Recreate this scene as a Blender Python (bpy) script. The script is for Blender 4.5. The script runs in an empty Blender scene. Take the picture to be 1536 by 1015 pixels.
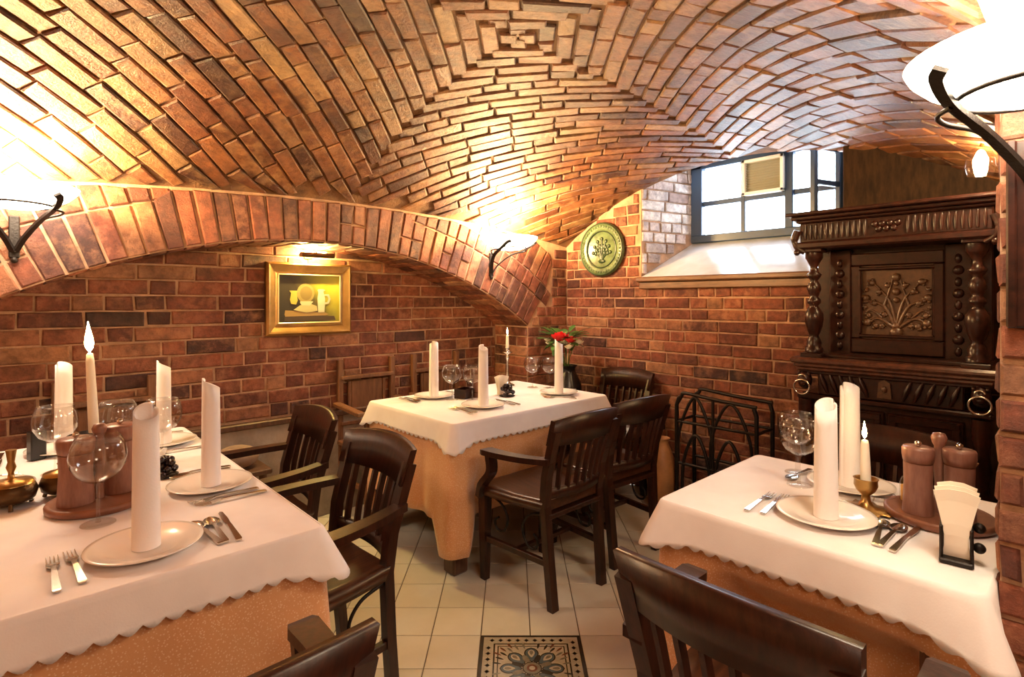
import bpy, math, random
from math import sin, cos, pi, sqrt, radians, atan2
from mathutils import Vector, Matrix

R = random.Random(7)
SC = bpy.context.scene
COL = SC.collection

# ------------------------------------------------------------------ camera, sky, exposure, lamps
cam_data = bpy.data.cameras.new('camera')
cam_data.sensor_width = 36.0
cam_data.lens = 36.0 * 820.0 / 1536.0
cam_data.shift_y = -57.5 / 1536.0
cam_data.clip_start = 0.05
cam = bpy.data.objects.new('camera', cam_data)
cam.location = (0, 0, 1.36)
cam.rotation_euler = (radians(90), 0, radians(-42.9))
COL.objects.link(cam)
SC.camera = cam

world = bpy.data.worlds.new('daylight')
SC.world = world
world.use_nodes = True
world.node_tree.nodes['Background'].inputs[0].default_value = (0.80, 0.90, 1.0, 1)
world.node_tree.nodes['Background'].inputs[1].default_value = 13.5

SC.view_settings.view_transform = 'Standard'
SC.view_settings.look = 'None'
SC.view_settings.gamma = 1.0
SC.view_settings.use_curve_mapping = False
SC.view_settings.exposure = 0.9
SC.cycles.max_bounces = 8
SC.cycles.transparent_max_bounces = 16
SC.cycles.caustics_reflective = False
SC.cycles.caustics_refractive = False
SC.cycles.sample_clamp_indirect = 6.0

WARM = (1.0, 0.63, 0.25)
SCONCE_W, BOWL_E, PICTURE_W, BULB_W, CANDLE_W, FILL_W = 100.0, 24.0, 9.0, 6.0, 1.2, 17.0

def lamp(name, loc, watts, color, radius, parent=None):
    d = bpy.data.lights.new(name, 'POINT')
    d.energy = watts
    d.color = color
    d.shadow_soft_size = radius
    o = bpy.data.objects.new(name, d)
    o.location = loc
    COL.objects.link(o)
    if parent: o.parent = parent
    return o
# added fill light out of view behind the camera, brightens the room
lamp('fill_light', (0.25, -0.85, 2.05), FILL_W, (1.0, 0.80, 0.60), 0.25)

# ------------------------------------------------------------------ materials
def newmat(name):
    m = bpy.data.materials.new(name)
    m.use_nodes = True
    nt = m.node_tree
    return m, nt, nt.nodes['Principled BSDF']
def nd(nt, typ, **kw):
    n = nt.nodes.new(typ)
    for k, v in kw.items():
        if k in n.inputs: n.inputs[k].default_value = v
        else: setattr(n, k, v)
    return n
def ramp(nt, fac, stops):
    r = nt.nodes.new('ShaderNodeValToRGB')
    while len(r.color_ramp.elements) < len(stops): r.color_ramp.elements.new(0.5)
    for e, (p, c) in zip(r.color_ramp.elements, stops):
        e.position = p
        e.color = tuple(c) + (1,) if len(c) == 3 else c
    nt.links.new(fac, r.inputs[0])
    return r.outputs[0]
def coords(nt, scale=(1, 1, 1), kind='Object'):
    t = nt.nodes.new('ShaderNodeTexCoord')
    m = nt.nodes.new('ShaderNodeMapping')
    m.inputs['Scale'].default_value = scale
    nt.links.new(t.outputs[kind], m.inputs[0])
    return m.outputs[0]
def noise(nt, vec, scale, detail=4, rough=0.6):
    n = nd(nt, 'ShaderNodeTexNoise')
    n.inputs['Scale'].default_value = scale
    n.inputs['Detail'].default_value = detail
    n.inputs['Roughness'].default_value = rough
    nt.links.new(vec, n.inputs['Vector'])
    return n.outputs['Fac']
def mix(nt, fac, a, b, mode='MIX'):
    n = nt.nodes.new('ShaderNodeMix')
    n.data_type = 'RGBA'
    n.blend_type = mode
    for s, v in ((n.inputs[0], fac), (n.inputs[6], a), (n.inputs[7], b)):
        if hasattr(v, 'links'): nt.links.new(v, s)
        elif isinstance(v, (int, float)): s.default_value = v
        else: s.default_value = tuple(v) + (1,)
    return n.outputs[2]
def bump(nt, b, h, strength=0.3, dist=0.01):
    n = nt.nodes.new('ShaderNodeBump')
    n.inputs['Strength'].default_value = strength
    n.inputs['Distance'].default_value = dist
    nt.links.new(h, n.inputs['Height'])
    nt.links.new(n.outputs[0], b.inputs['Normal'])
def plain(name, col, rough=0.5, metal=0.0, bscale=0, bstr=0.2, var=0.0, spec=0.5, vscale=8, coat=0):
    m, nt, b = newmat(name)
    b.inputs['Base Color'].default_value = tuple(col) + (1,)
    b.inputs['Roughness'].default_value = rough
    b.inputs['Metallic'].default_value = metal
    b.inputs['Specular IOR Level'].default_value = spec
    b.inputs['Coat Weight'].default_value = coat
    v = coords(nt)
    if var:
        f = noise(nt, v, vscale)
        c = ramp(nt, f, [(0.3, [x * (1 - var) for x in col]), (0.7, [min(1, x * (1 + var)) for x in col])])
        nt.links.new(c, b.inputs['Base Color'])
    if bscale: bump(nt, b, noise(nt, v, bscale), bstr, 0.005)
    return m

def brick_mat(name, dark, mid, light, pale, rough=0.62):
    m, nt, b = newmat(name)
    a = nd(nt, 'ShaderNodeAttribute', attribute_name='tint')
    sep = nt.nodes.new('ShaderNodeSeparateColor')
    nt.links.new(a.outputs['Color'], sep.inputs[0])
    base = ramp(nt, sep.outputs[0], [(0.0, dark), (0.3, mid), (0.68, light), (1.0, pale)])
    v = coords(nt)
    n1 = noise(nt, v, 26, 6, 0.7)
    n2 = noise(nt, v, 5, 3)
    mot = ramp(nt, n1, [(0.32, (0.42, 0.40, 0.40)), (0.62, (1.12, 1.08, 1.02))])
    c = mix(nt, 0.85, base, mot, 'MULTIPLY')
    dust = ramp(nt, noise(nt, v, 13, 6, 0.7), [(0.46, (0, 0, 0)), (0.72, (0.85, 0.85, 0.85))])
    dirt = ramp(nt, n2, [(0.34, (0.45, 0.42, 0.42)), (0.58, (1, 1, 1))])
    c2 = mix(nt, sep.outputs[1], c, mix(nt, dust, c, pale))
    c2 = mix(nt, 0.8, c2, dirt, 'MULTIPLY')
    nt.links.new(c2, b.inputs['Base Color'])
    b.inputs['Roughness'].default_value = rough
    b.inputs['Specular IOR Level'].default_value = 0.45
    bump(nt, b, noise(nt, v, 60, 8, 0.75), 0.75, 0.012)
    return m
M = {}
M['brick'] = brick_mat('wall_brick', (0.060, 0.022, 0.019), (0.205, 0.056, 0.031), (0.33, 0.098, 0.047), (0.44, 0.215, 0.11))
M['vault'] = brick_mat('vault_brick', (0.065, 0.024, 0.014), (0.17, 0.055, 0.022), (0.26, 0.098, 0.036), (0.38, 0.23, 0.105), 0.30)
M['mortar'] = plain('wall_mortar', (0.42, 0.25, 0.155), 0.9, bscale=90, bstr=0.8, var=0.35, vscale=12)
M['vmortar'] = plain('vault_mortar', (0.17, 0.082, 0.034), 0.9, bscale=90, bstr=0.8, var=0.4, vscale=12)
M['plaster'] = plain('grey_plinth', (0.30, 0.24, 0.19), 0.85, bscale=40, bstr=0.6, var=0.3)
M['daylit_brick'] = brick_mat('daylight_paled_brick', (0.36, 0.22, 0.19), (0.60, 0.50, 0.48), (0.72, 0.66, 0.66), (0.8, 0.76, 0.75))  # ordinary brick of the window reveal, with the daylight on it put into the colour

def wood(name, c0, c1, rough=0.35, scale=(3, 3, 22), coat=0.25, spec=0.4):
    m, nt, b = newmat(name)
    v = coords(nt, scale)
    n = noise(nt, v, 3.0, 6, 0.65)
    nt.links.new(ramp(nt, n, [(0.3, c0), (0.72, c1)]), b.inputs['Base Color'])
    b.inputs['Roughness'].default_value = rough
    b.inputs['Coat Weight'].default_value = coat
    b.inputs['Coat Roughness'].default_value = 0.25
    b.inputs['Specular IOR Level'].default_value = spec
    bump(nt, b, n, 0.15, 0.004)
    return m
M['wood'] = wood('dark_chair_wood', (0.009, 0.0028, 0.0018), (0.050, 0.0135, 0.0065), 0.34, (20, 20, 2.5), .1)
M['seatwood'] = wood('seat_wood', (0.022, 0.0075, 0.0035), (0.090, 0.030, 0.012), 0.30, (20, 3, 20))
M['oak'] = wood('alcove_chair_wood', (0.10, 0.04, 0.018), (0.24, 0.105, 0.048), 0.5, (20, 20, 2.5))
M['ebony'] = wood('carved_sideboard_wood', (0.007, 0.0025, 0.0022), (0.040, 0.011, 0.007), 0.30, (14, 3, 14), 0.08, 0.3)
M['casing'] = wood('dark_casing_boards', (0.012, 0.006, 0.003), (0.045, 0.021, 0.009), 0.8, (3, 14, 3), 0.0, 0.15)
M['carve'] = wood('carved_panel_wood', (0.045, 0.019, 0.009), (0.115, 0.052, 0.024), 0.36, (20, 20, 20), 0.3)
M['tray'] = wood('tray_wood', (0.16, 0.055, 0.03), (0.30, 0.12, 0.065), 0.42, (6, 6, 20))
M['mill'] = wood('pepper_mill_wood', (0.20, 0.085, 0.060), (0.34, 0.165, 0.12), 0.38, (20, 20, 4))
M['legwood'] = wood('table_leg_wood', (0.05, 0.022, 0.012), (0.13, 0.06, 0.035), 0.5, (20, 20, 2))
M['iron'] = plain('black_iron', (0.018, 0.013, 0.011), 0.42, 0.6, bscale=120, bstr=0.3)
M['bronze'] = plain('bronze_iron', (0.10, 0.055, 0.022), 0.4, 0.8, bscale=90, bstr=0.3)
M['brass'] = plain('aged_brass', (0.42, 0.25, 0.09), 0.3, 1.0, bscale=70, bstr=0.3, var=0.3)
M['gold'] = plain('gilt_frame', (0.44, 0.26, 0.09), 0.32, 0.85, bscale=60, bstr=0.25, var=0.25)
M['goldlip'] = plain('pale_gilt_lip', (0.80, 0.66, 0.38), 0.35, 0.7)
M['steel'] = plain('polished_steel', (0.62, 0.58, 0.52), 0.2, 1.0)
M['silver'] = plain('silver', (0.70, 0.68, 0.66), 0.22, 1.0)
M['china'] = plain('white_china', (0.86, 0.80, 0.74), 0.18, coat=0.3)
M['wax'] = plain('ivory_wax', (0.88, 0.80, 0.66), 0.45)
M['napkin'] = plain('white_napkin_linen', (0.90, 0.86, 0.86), 0.8, bscale=220, bstr=0.15)
M['paper'] = plain('paper_napkins', (0.90, 0.84, 0.72), 0.8)
M['wick'] = plain('charred_wick', (0.02, 0.015, 0.01), 0.9)
M['black'] = plain('black_glaze', (0.012, 0.010, 0.011), 0.25)
M['winedark'] = plain('dark_grapes', (0.020, 0.010, 0.012), 0.2)
M['grout'] = plain('floor_grout', (0.16, 0.125, 0.09), 0.9, bscale=120, bstr=0.4)
M['clay'] = plain('earthenware', (0.42, 0.20, 0.08), 0.45, bscale=20, bstr=0.2, var=0.3)
M['leaf'] = plain('dark_green_leaf', (0.055, 0.13, 0.025), 0.4, var=0.5, vscale=40)
M['petal'] = plain('red_petals', (0.72, 0.02, 0.03), 0.5)
M['blossom'] = plain('cream_blossom', (0.85, 0.78, 0.62), 0.6)
M['frame'] = plain('dark_window_paint_blue_flare', (0.016, 0.042, 0.095), 0.4)  # dark frame paint; its blue is daylight flare put into the colour
M['ventwhite'] = plain('white_vent_frame', (0.75, 0.75, 0.72), 0.5)
M['ventslat'] = plain('grey_vent_slats', (0.30, 0.29, 0.22), 0.6)
M['cushion'] = plain('grey_brown_cushion', (0.28, 0.19, 0.13), 0.9, bscale=60, bstr=0.5, var=0.3)
M['sauce'] = plain('yellow_label', (0.75, 0.42, 0.05), 0.5)
M['sill'] = plain('glossy_painted_window_slope', (0.60, 0.64, 0.70), 0.14, bscale=10, bstr=0.12, var=0.10, coat=0.6)
M['ledge'] = wood('window_ledge_wood', (0.10, 0.045, 0.02), (0.22, 0.10, 0.045), 0.45, (4, 3, 20))

def tile_mat():
    m, nt, b = newmat('floor_tile')
    a = nd(nt, 'ShaderNodeAttribute', attribute_name='tint')
    sep = nt.nodes.new('ShaderNodeSeparateColor')
    nt.links.new(a.outputs['Color'], sep.inputs[0])
    v = coords(nt)
    base = ramp(nt, sep.outputs[0], [(0, (0.70, 0.65, 0.55)), (1, (0.82, 0.77, 0.68))])
    nt.links.new(mix(nt, 0.5, base, ramp(nt, noise(nt, v, 9, 5), [(0.3, (0.86, 0.84, 0.8)), (0.7, (1, 1, 1))]), 'MULTIPLY'), b.inputs['Base Color'])
    b.inputs['Roughness'].default_value = 0.32
    bump(nt, b, noise(nt, v, 30), 0.06, 0.004)
    return m
M['tile'] = tile_mat()

def cloth_mat(name, c0, c1, dots=0.0, rough=0.75, sheen=0.3):
    m, nt, b = newmat(name)
    v = coords(nt)
    n = noise(nt, v, 6, 3)
    col = ramp(nt, n, [(0.3, c0), (0.7, c1)])
    if dots:
        vo = nd(nt, 'ShaderNodeTexVoronoi')
        vo.inputs['Scale'].default_value = 165
        nt.links.new(v, vo.inputs['Vector'])
        d = ramp(nt, vo.outputs['Distance'], [(0.22, (1, 1, 1)), (0.34, (0, 0, 0))])
        col = mix(nt, d, col, mix(nt, dots, col, (0.95, 0.74, 0.50)))
    nt.links.new(col, b.inputs['Base Color'])
    b.inputs['Roughness'].default_value = rough
    b.inputs['Sheen Weight'].default_value = sheen
    bump(nt, b, noise(nt, v, 240, 2), 0.12, 0.002)
    return m
M['white_cloth'] = cloth_mat('white_tablecloth', (0.84, 0.79, 0.80), (0.92, 0.88, 0.89))
M['peach_cloth'] = cloth_mat('peach_undercloth', (0.72, 0.36, 0.17), (0.80, 0.43, 0.21), 0.7, 0.42)

def emit(name, col, strength):
    m = bpy.data.materials.new(name)
    m.use_nodes = True
    nt = m.node_tree
    nt.nodes.clear()
    o = nt.nodes.new('ShaderNodeOutputMaterial')
    e = nt.nodes.new('ShaderNodeEmission')
    e.inputs[0].default_value = tuple(col) + (1,)
    e.inputs[1].default_value = strength
    nt.links.new(e.outputs[0], o.inputs[0])
    return m
M['flame'] = emit('candle_flame', (1.0, 0.66, 0.26), 70)
M['bulb'] = emit('lit_bulb', (1.0, 0.80, 0.48), 60)
M['lampbulb'] = emit('lit_small_bulb', (1.0, 0.74, 0.38), 420)
M['bowl'] = emit('lit_opal_glass', (1.0, 0.82, 0.58), BOWL_E)
M['tube'] = emit('lit_lamp_tube', (1.0, 0.70, 0.22), 800)

def thin_glass(name, tint, gloss=1.0):
    m = bpy.data.materials.new(name)
    m.use_nodes = True
    nt = m.node_tree
    nt.nodes.clear()
    o = nt.nodes.new('ShaderNodeOutputMaterial')
    t = nt.nodes.new('ShaderNodeBsdfTransparent')
    t.inputs[0].default_value = tuple(tint) + (1,)
    g = nt.nodes.new('ShaderNodeBsdfGlossy')
    g.inputs['Roughness'].default_value = 0.04
    f = nt.nodes.new('ShaderNodeLayerWeight')
    f.inputs['Blend'].default_value = 0.5
    pw = nd(nt, 'ShaderNodeMath', operation='POWER')
    pw.inputs[1].default_value = 3.2
    ma = nd(nt, 'ShaderNodeMath', operation='MULTIPLY_ADD')
    ma.inputs[1].default_value = 0.80 * gloss
    ma.inputs[2].default_value = 0.06
    x = nt.nodes.new('ShaderNodeMixShader')
    nt.links.new(f.outputs['Facing'], pw.inputs[0])
    nt.links.new(pw.outputs[0], ma.inputs[0])
    nt.links.new(ma.outputs[0], x.inputs[0])
    nt.links.new(t.outputs[0], x.inputs[1])
    nt.links.new(g.outputs[0], x.inputs[2])
    nt.links.new(x.outputs[0], o.inputs[0])
    return m
M['glass'] = thin_glass('wine_glass', (0.96, 0.95, 0.94))
M['glassfoot'] = thin_glass('wine_glass_foot', (0.96, 0.95, 0.94), 0.3)
M['pane'] = thin_glass('window_glass', (0.95, 0.97, 0.98), 0.4)

# ------------------------------------------------------------------ mesh helpers
class MB:
    """collects shapes and links them as ONE mesh object"""
    def __init__(s):
        s.v = []; s.f = []; s.sm = []; s.mi = []; s.t = []; s.tint = (0.5, 0.5); s.m = 0
    def add(s, vs, fs, smooth=False):
        b = len(s.v)
        s.v.extend([tuple(p) for p in vs])
        s.t.extend([s.tint] * len(vs))
        for f in fs:
            s.f.append([b + i for i in f]); s.sm.append(smooth); s.mi.append(s.m)
        return s
    def box(s, c, d, rot=None, ch=0.0):
        hx, hy, hz = d[0] / 2, d[1] / 2, d[2] / 2
        ch = min(ch, hx * .9, hy * .9, hz * .9)
        c = Vector(c)
        if ch <= 0:
            vs = [Vector((x * hx, y * hy, z * hz)) for x in (-1, 1) for y in (-1, 1) for z in (-1, 1)]
            fs = [(0, 1, 3, 2), (4, 6, 7, 5), (0, 4, 5, 1), (2, 3, 7, 6), (0, 2, 6, 4), (1, 5, 7, 3)]
        else:
            vs = []; idx = {}
            for x in (-1, 1):
                for y in (-1, 1):
                    for z in (-1, 1):
                        for a in range(3):
                            p = [x * hx, y * hy, z * hz]
                            sg = (x, y, z)
                            for k in range(3):
                                if k != a: p[k] -= sg[k] * ch
                            idx[(x, y, z, a)] = len(vs); vs.append(Vector(p))
            fs = []
            for a in range(3):
                b_, c_ = [k for k in range(3) if k != a]
                for sg in (-1, 1):
                    q = []
                    for (u, w) in ((-1, -1), (1, -1), (1, 1), (-1, 1)):
                        k = [0, 0, 0]; k[a] = sg; k[b_] = u; k[c_] = w
                        q.append(idx[tuple(k) + (a,)])
                    fs.append(q)
                for u in (-1, 1):
                    for w in (-1, 1):
                        k = [0, 0, 0]; k[b_] = u; k[c_] = w
                        q = []
                        for e in (-1, 1):
                            k[a] = e
                            q.append((tuple(k), e))
                        (k0, _), (k1, _) = q
                        fs.append([idx[k0 + (b_,)], idx[k1 + (b_,)], idx[k1 + (c_,)], idx[k0 + (c_,)]])
            for x in (-1, 1):
                for y in (-1, 1):
                    for z in (-1, 1):
                        fs.append([idx[(x, y, z, a)] for a in range(3)])
        if rot is not None: vs = [rot @ p for p in vs]
        return s.add([p + c for p in vs], fs)
    def beam(s, a, b, w, h, up=(0, 0, 1), ch=0.003):
        a = Vector(a); b = Vector(b)
        z = (b - a); L = z.length; z.normalize()
        x = Vector(up).cross(z)
        if x.length < 1e-4: x = Vector((1, 0, 0)).cross(z)
        x.normalize(); y = z.cross(x)
        return s.box((a + b) / 2, (w, h, L), Matrix((x, y, z)).transposed(), ch)
    def loft(s, rings, closed=True, caps=True, smooth=True):
        n = len(rings[0]); vs = [p for r in rings for p in r]; fs = []
        for i in range(len(rings) - 1):
            for j in range(n if closed else n - 1):
                k = (j + 1) % n
                fs.append((i * n + j, i * n + k, (i + 1) * n + k, (i + 1) * n + j))
        s.add(vs, fs, smooth)
        if caps and closed:
            s.add(rings[0], [list(range(n))[::-1]]); s.add(rings[-1], [list(range(n))])
        return s
    def lathe(s, prof, c=(0, 0, 0), n=20, axis='z', caps=True, smooth=True):
        rings = []
        for r, z in prof:
            ring = []
            for j in range(n):
                a = 2 * pi * j / n
                p = (r * cos(a), r * sin(a), z)
                if axis == 'x': p = (p[2], p[0], p[1])
                if axis == 'y': p = (p[1], p[2], p[0])
                ring.append(Vector(p) + Vector(c))
            rings.append(ring)
        return s.loft(rings, True, caps, smooth)
    def tube(s, pts, r, n=8, flat=None, smooth=True, closed=False):
        """r a number or list; flat=(w,h) gives a rectangular bar instead of a round one"""
        pts = [Vector(p) for p in pts]; N = len(pts)
        tans = []
        for i in range(N):
            if closed: t = pts[(i + 1) % N] - pts[i - 1]
            else: t = pts[min(i + 1, N - 1)] - pts[max(i - 1, 0)]
            tans.append(t.normalized())
        ref = Vector((0, 0, 1)) if abs(tans[0].z) < 0.9 else Vector((1, 0, 0))
        u = tans[0].cross(ref).normalized(); rings = []
        for i in range(N):
            t = tans[i]
            u = (u - t * u.dot(t)).normalized(); w = t.cross(u)
            rr = r[i] if isinstance(r, (list, tuple)) else r
            if flat:
                fw, fh = flat[0] / 2, flat[1] / 2
                rings.append([pts[i] + u * a * fw + w * b * fh for a, b in ((-1, -1), (1, -1), (1, 1), (-1, 1))])
            else:
                rings.append([pts[i] + u * cos(2 * pi * j / n) * rr + w * sin(2 * pi * j / n) * rr for j in range(n)])
        if closed: rings.append(rings[0])
        return s.loft(rings, True, not closed, smooth and not flat)
    def sphere(s, c, r, n=12, k=8):
        rx, ry, rz = r if isinstance(r, (tuple, list)) else (r, r, r)
        rings = []
        for i in range(k + 1):
            a = pi * i / k
            rr = max(sin(a), 0.02)
            rings.append([Vector((c[0] + rx * rr * cos(2 * pi * j / n), c[1] + ry * rr * sin(2 * pi * j / n), c[2] - rz * cos(a))) for j in range(n)])
        return s.loft(rings)
    def prism(s, poly, a, b, axis='z', smooth=False):
        """extrudes a 2-D outline from a to b along an axis"""
        def P(p, t):
            if axis == 'z': return Vector((p[0], p[1], t))
            if axis == 'y': return Vector((p[0], t, p[1]))
            return Vector((t, p[0], p[1]))
        return s.loft([[P(p, a) for p in poly], [P(p, b) for p in poly]], True, True, smooth)
    def brick(s, q, n, proud, ch=0.006, j=0.003, gap=0.005):
        """q four corners on the mortar face, n outward normal"""
        q = [Vector(p) for p in q]; c = sum(q, Vector()) / 4; n = Vector(n).normalized()
        out = []
        for k, p in enumerate(q):
            e1 = (q[(k + 1) % 4] - p); e0 = (q[k - 1] - p)
            d = e1.normalized() * gap + e0.normalized() * gap
            out.append(p + d + Vector((R.uniform(-j, j), R.uniform(-j, j), R.uniform(-j, j))))
        h = proud * R.uniform(0.75, 1.3)
        top = []
        for k, p in enumerate(out):
            d = (out[(k + 1) % 4] - p).normalized() * ch + (out[k - 1] - p).normalized() * ch
            top.append(p + d + n * (h + R.uniform(-1, 1) * proud * 0.22))
        vs = [p - n * 0.006 for p in out] + [p + n * (h - ch * .8) for p in out] + top
        fs = [(0 + k, (k + 1) % 4, 4 + (k + 1) % 4, 4 + k) for k in range(4)] + [(4 + k, 4 + (k + 1) % 4, 8 + (k + 1) % 4, 8 + k) for k in range(4)] + [(8, 9, 10, 11)]
        return s.add(vs, fs)
    def build(s, name, mat, parent=None, label=None, kind=None, loc=None):
        me = bpy.data.meshes.new(name)
        me.from_pydata(s.v, [], s.f)
        for m in (mat if isinstance(mat, (list, tuple)) else [mat]): me.materials.append(m)
        me.polygons.foreach_set('use_smooth', s.sm)
        me.polygons.foreach_set('material_index', s.mi)
        at = me.attributes.new('tint', 'FLOAT_COLOR', 'POINT')
        at.data.foreach_set('color', [x for t in s.t for x in (t[0], t[1], 0, 1)])
        me.update()
        o = bpy.data.objects.new(name, me)
        COL.objects.link(o)
        if parent: o.parent = parent
        if label: o['label'] = label
        if kind: o['kind'] = kind
        if loc: o.location = loc
        return o

def tag(o, label, cat, group=None):
    o['label'] = label; o['category'] = cat
    if group: o['group'] = group
    return o
def thing(name, label, cat, loc=(0, 0, 0), rz=0.0, group=None):
    o = bpy.data.objects.new(name, None)
    o.empty_display_size = 0.05
    COL.objects.link(o)
    o.location = loc; o.rotation_euler = (0, 0, rz)
    return tag(o, label, cat, group)
KIDS = {}
def clone(root, loc, rz, label, group=None):
    def cp(o, par):
        c = o.copy(); COL.objects.link(c); c.parent = par
        for ch in o.children: cp(ch, c)
        return c
    r = cp(root, None)
    r.location = loc; r.rotation_euler = (0, 0, rz); r['label'] = label
    if group: r['group'] = group
    return r
def arc(c, r, a0, a1, n, plane='xz'):
    out = []
    for i in range(n + 1):
        a = a0 + (a1 - a0) * i / n
        u, w = r * cos(a), r * sin(a)
        out.append({'xz': (c[0] + u, c[1], c[2] + w), 'yz': (c[0], c[1] + u, c[2] + w), 'xy': (c[0] + u, c[1] + w, c[2])}[plane])
    return out
def curve(pts, n=8):
    """Catmull-Rom through points"""
    P = [Vector(p) for p in pts]; P = [2 * P[0] - P[1]] + P + [2 * P[-1] - P[-2]]
    out = []
    for i in range(1, len(P) - 2):
        for k in range(n):
            t = k / n
            a, b, c, d = P[i - 1], P[i], P[i + 1], P[i + 2]
            out.append(0.5 * ((2 * b) + (c - a) * t + (2 * a - 5 * b + 4 * c - d) * t * t + (3 * b - a - 3 * c + d) * t ** 3))
    out.append(P[-2])
    return out
CAMP = Vector((0, 0, 1.36))
def lay(pieces, name, mat, parent, limit=300):
    """pieces: list of (corners, normal, proud, ch). The nearest become parts, the rest one part of kind stuff"""
    pieces = sorted(pieces, key=lambda p: (sum((Vector(x) for x in p[0]), Vector()) / 4 - CAMP).length)
    rest = MB()
    for i, (q, n, pr, ch) in enumerate(pieces):
        t = (min(1, max(0, R.betavariate(1.35, 1.5))), R.random())
        if i < limit:
            mb = MB(); mb.tint = t
            mb.brick(q, n, pr, ch)
            mb.build(name, mat, parent)
        else:
            rest.tint = t; rest.brick(q, n, pr, ch)
    if rest.v: rest.build(name + '_field', mat, parent, kind='stuff')

def struct(o):
    o['kind'] = 'structure'
    return o

# ------------------------------------------------------------------ the cellar room
FW = Vector((0.681, 0.7325, 0)); RT = Vector((0.7325, -0.681, 0))
def seen(q):
    p = sum((Vector(x) for x in q), Vector()) / 4 - CAMP
    f = p.dot(FW)
    return f > 0.2 and abs(p.dot(RT) / f) < 1.0 and -0.75 < p.z / f < 0.6
def order(pieces):
    return [p for p in pieces if seen(p[0])], [p for p in pieces if not seen(p[0])]
def lay_view(pieces, name, mat, parent, limit=300):
    """what shows from the room becomes single bricks, the rest one joined field"""
    a, b = order(pieces)
    a.sort(key=lambda p: (sum((Vector(x) for x in p[0]), Vector()) / 4 - CAMP).length)
    lay(a[:limit], name, mat, parent, limit)
    rest = a[limit:] + b
    if rest:
        mb = MB()
        for q, n, pr, ch in rest:
            mb.tint = (min(1, max(0, R.betavariate(1.35, 1.5))), R.random())
            mb.brick(q, n, pr, ch)
        mb.build(name + '_field', mat, parent, kind='stuff')

CX, CY, ZC, RY, RX2 = 1.5, 1.58, 2.40, 2.34, 26.0
WX, WY, PY, PX = 3.40, 3.00, 0.145, 1.55      # window wall, arched wall, pier side, pier end
XL, YB = -0.90, -1.80                          # unseen left and front walls
def vz(x, y):
    d = min(abs(y - CY), 2.0)
    return ZC - (RY - sqrt(RY * RY - d * d)) - (x - CX) ** 2 / RX2
def vn(x, y):
    e = 0.01
    n = Vector((e * 2, 0, vz(x + e, y) - vz(x - e, y))).cross(Vector((0, e * 2, vz(x, y + e) - vz(x, y - e)))).normalized()
    return -n if n.z > 0 else n

# floor: grout bed, tiles, inlaid ornamental panel
fl = MB(); fl.box((1.3, 0.9, -0.06), (4.6, 5.6, 0.11))
floor = struct(fl.build('floor', M['grout']))
T0, TS = (0.074, 2.42), 0.2008
ang = radians(-0.6)
def fxy(r, f):
    r2 = r * cos(ang) - f * sin(ang) * 0; f2 = f
    p = RT * r2 + FW * f2
    return p.x, p.y
near = []; far = MB()
for i in range(-16, 12):
    for k in range(-17, 11):
        r0 = T0[0] + i * TS; f0 = T0[1] + k * TS
        if i in (-1, 0) and k in (-3, -2): continue
        xs = [fxy(r0 + a, f0 + b) for a, b in ((0, 0), (TS, 0), (TS, TS), (0, TS))]
        if not (any(XL < x < WX and YB < y < 3.38 for x, y in xs) and all(XL - .2 < x < WX + .2 and YB - .2 < y < 3.6 for x, y in xs)): continue
        q = [Vector((x, y, -0.005)) for x, y in xs]
        near.append((q, r0, f0))
near.sort(key=lambda t: (not seen(t[0]), t[2]))
for i, (q, r0, f0) in enumerate(near):
    t = (R.random(), R.random())
    mb = MB() if i < 290 else far
    mb.tint = t
    g = 0.0022
    c = sum(q, Vector()) / 4
    lo = [p + (c - p).normalized() * g * 1.4 for p in q]
    hi = [p + (c - p).normalized() * g * 2.4 + Vector((0, 0, 0.005)) for p in lo]
    mid = [p + Vector((0, 0, 0.0042)) for p in lo]
    mb.add(lo + mid + hi, [(k, (k + 1) % 4, 4 + (k + 1) % 4, 4 + k) for k in range(4)] + [(4 + k, 4 + (k + 1) % 4, 8 + (k + 1) % 4, 8 + k) for k in range(4)] + [(8, 9, 10, 11)])
    if i < 290: mb.build('tile', M['tile'], floor)
far.build('tile_field', M['tile'], floor, kind='stuff')
# ornamental panel
pal = [plain('panel_cream', (0.46, 0.40, 0.30), 0.35, var=0.15, vscale=30), plain('panel_dark', (0.045, 0.035, 0.028), 0.4), plain('panel_blue', (0.10, 0.135, 0.16), 0.4, var=0.25, vscale=40),
       plain('panel_rust', (0.20, 0.075, 0.045), 0.4), plain('panel_grey', (0.22, 0.20, 0.15), 0.4, var=0.2, vscale=40)]
orn = thing('ornamental_floor_panel', 'square inlaid floor tile panel with dark border and blue rosette', 'floor panel')
ox, oy = fxy(T0[0], T0[1] - 2 * TS); orn.location = (ox, oy, 0); orn.rotation_euler = (0, 0, radians(-42.9))
H = TS - 0.002
pb = MB(); pb.box((0, 0, -0.003), (2 * H, 2 * H, 0.006)); pb.build('panel_bed', pal[0], orn)
def flatpoly(mb, pts, z=0.0006): mb.add([(x, y, z) for x, y in pts], [list(range(len(pts)))])
def ringsq(mb, a, b, z=0.0006):
    for k in range(4):
        c_, s_ = cos(k * pi / 2), sin(k * pi / 2)
        flatpoly(mb, [(x * c_ - y * s_, x * s_ + y * c_) for x, y in ((-a, a), (a, a), (b, b), (-b, b))], z)
bd = MB()
ringsq(bd, H, H - 0.012); ringsq(bd, H - 0.052, H - 0.058); ringsq(bd, H - 0.068, H - 0.072)
bd.build('border_line', pal[1], orn)
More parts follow.
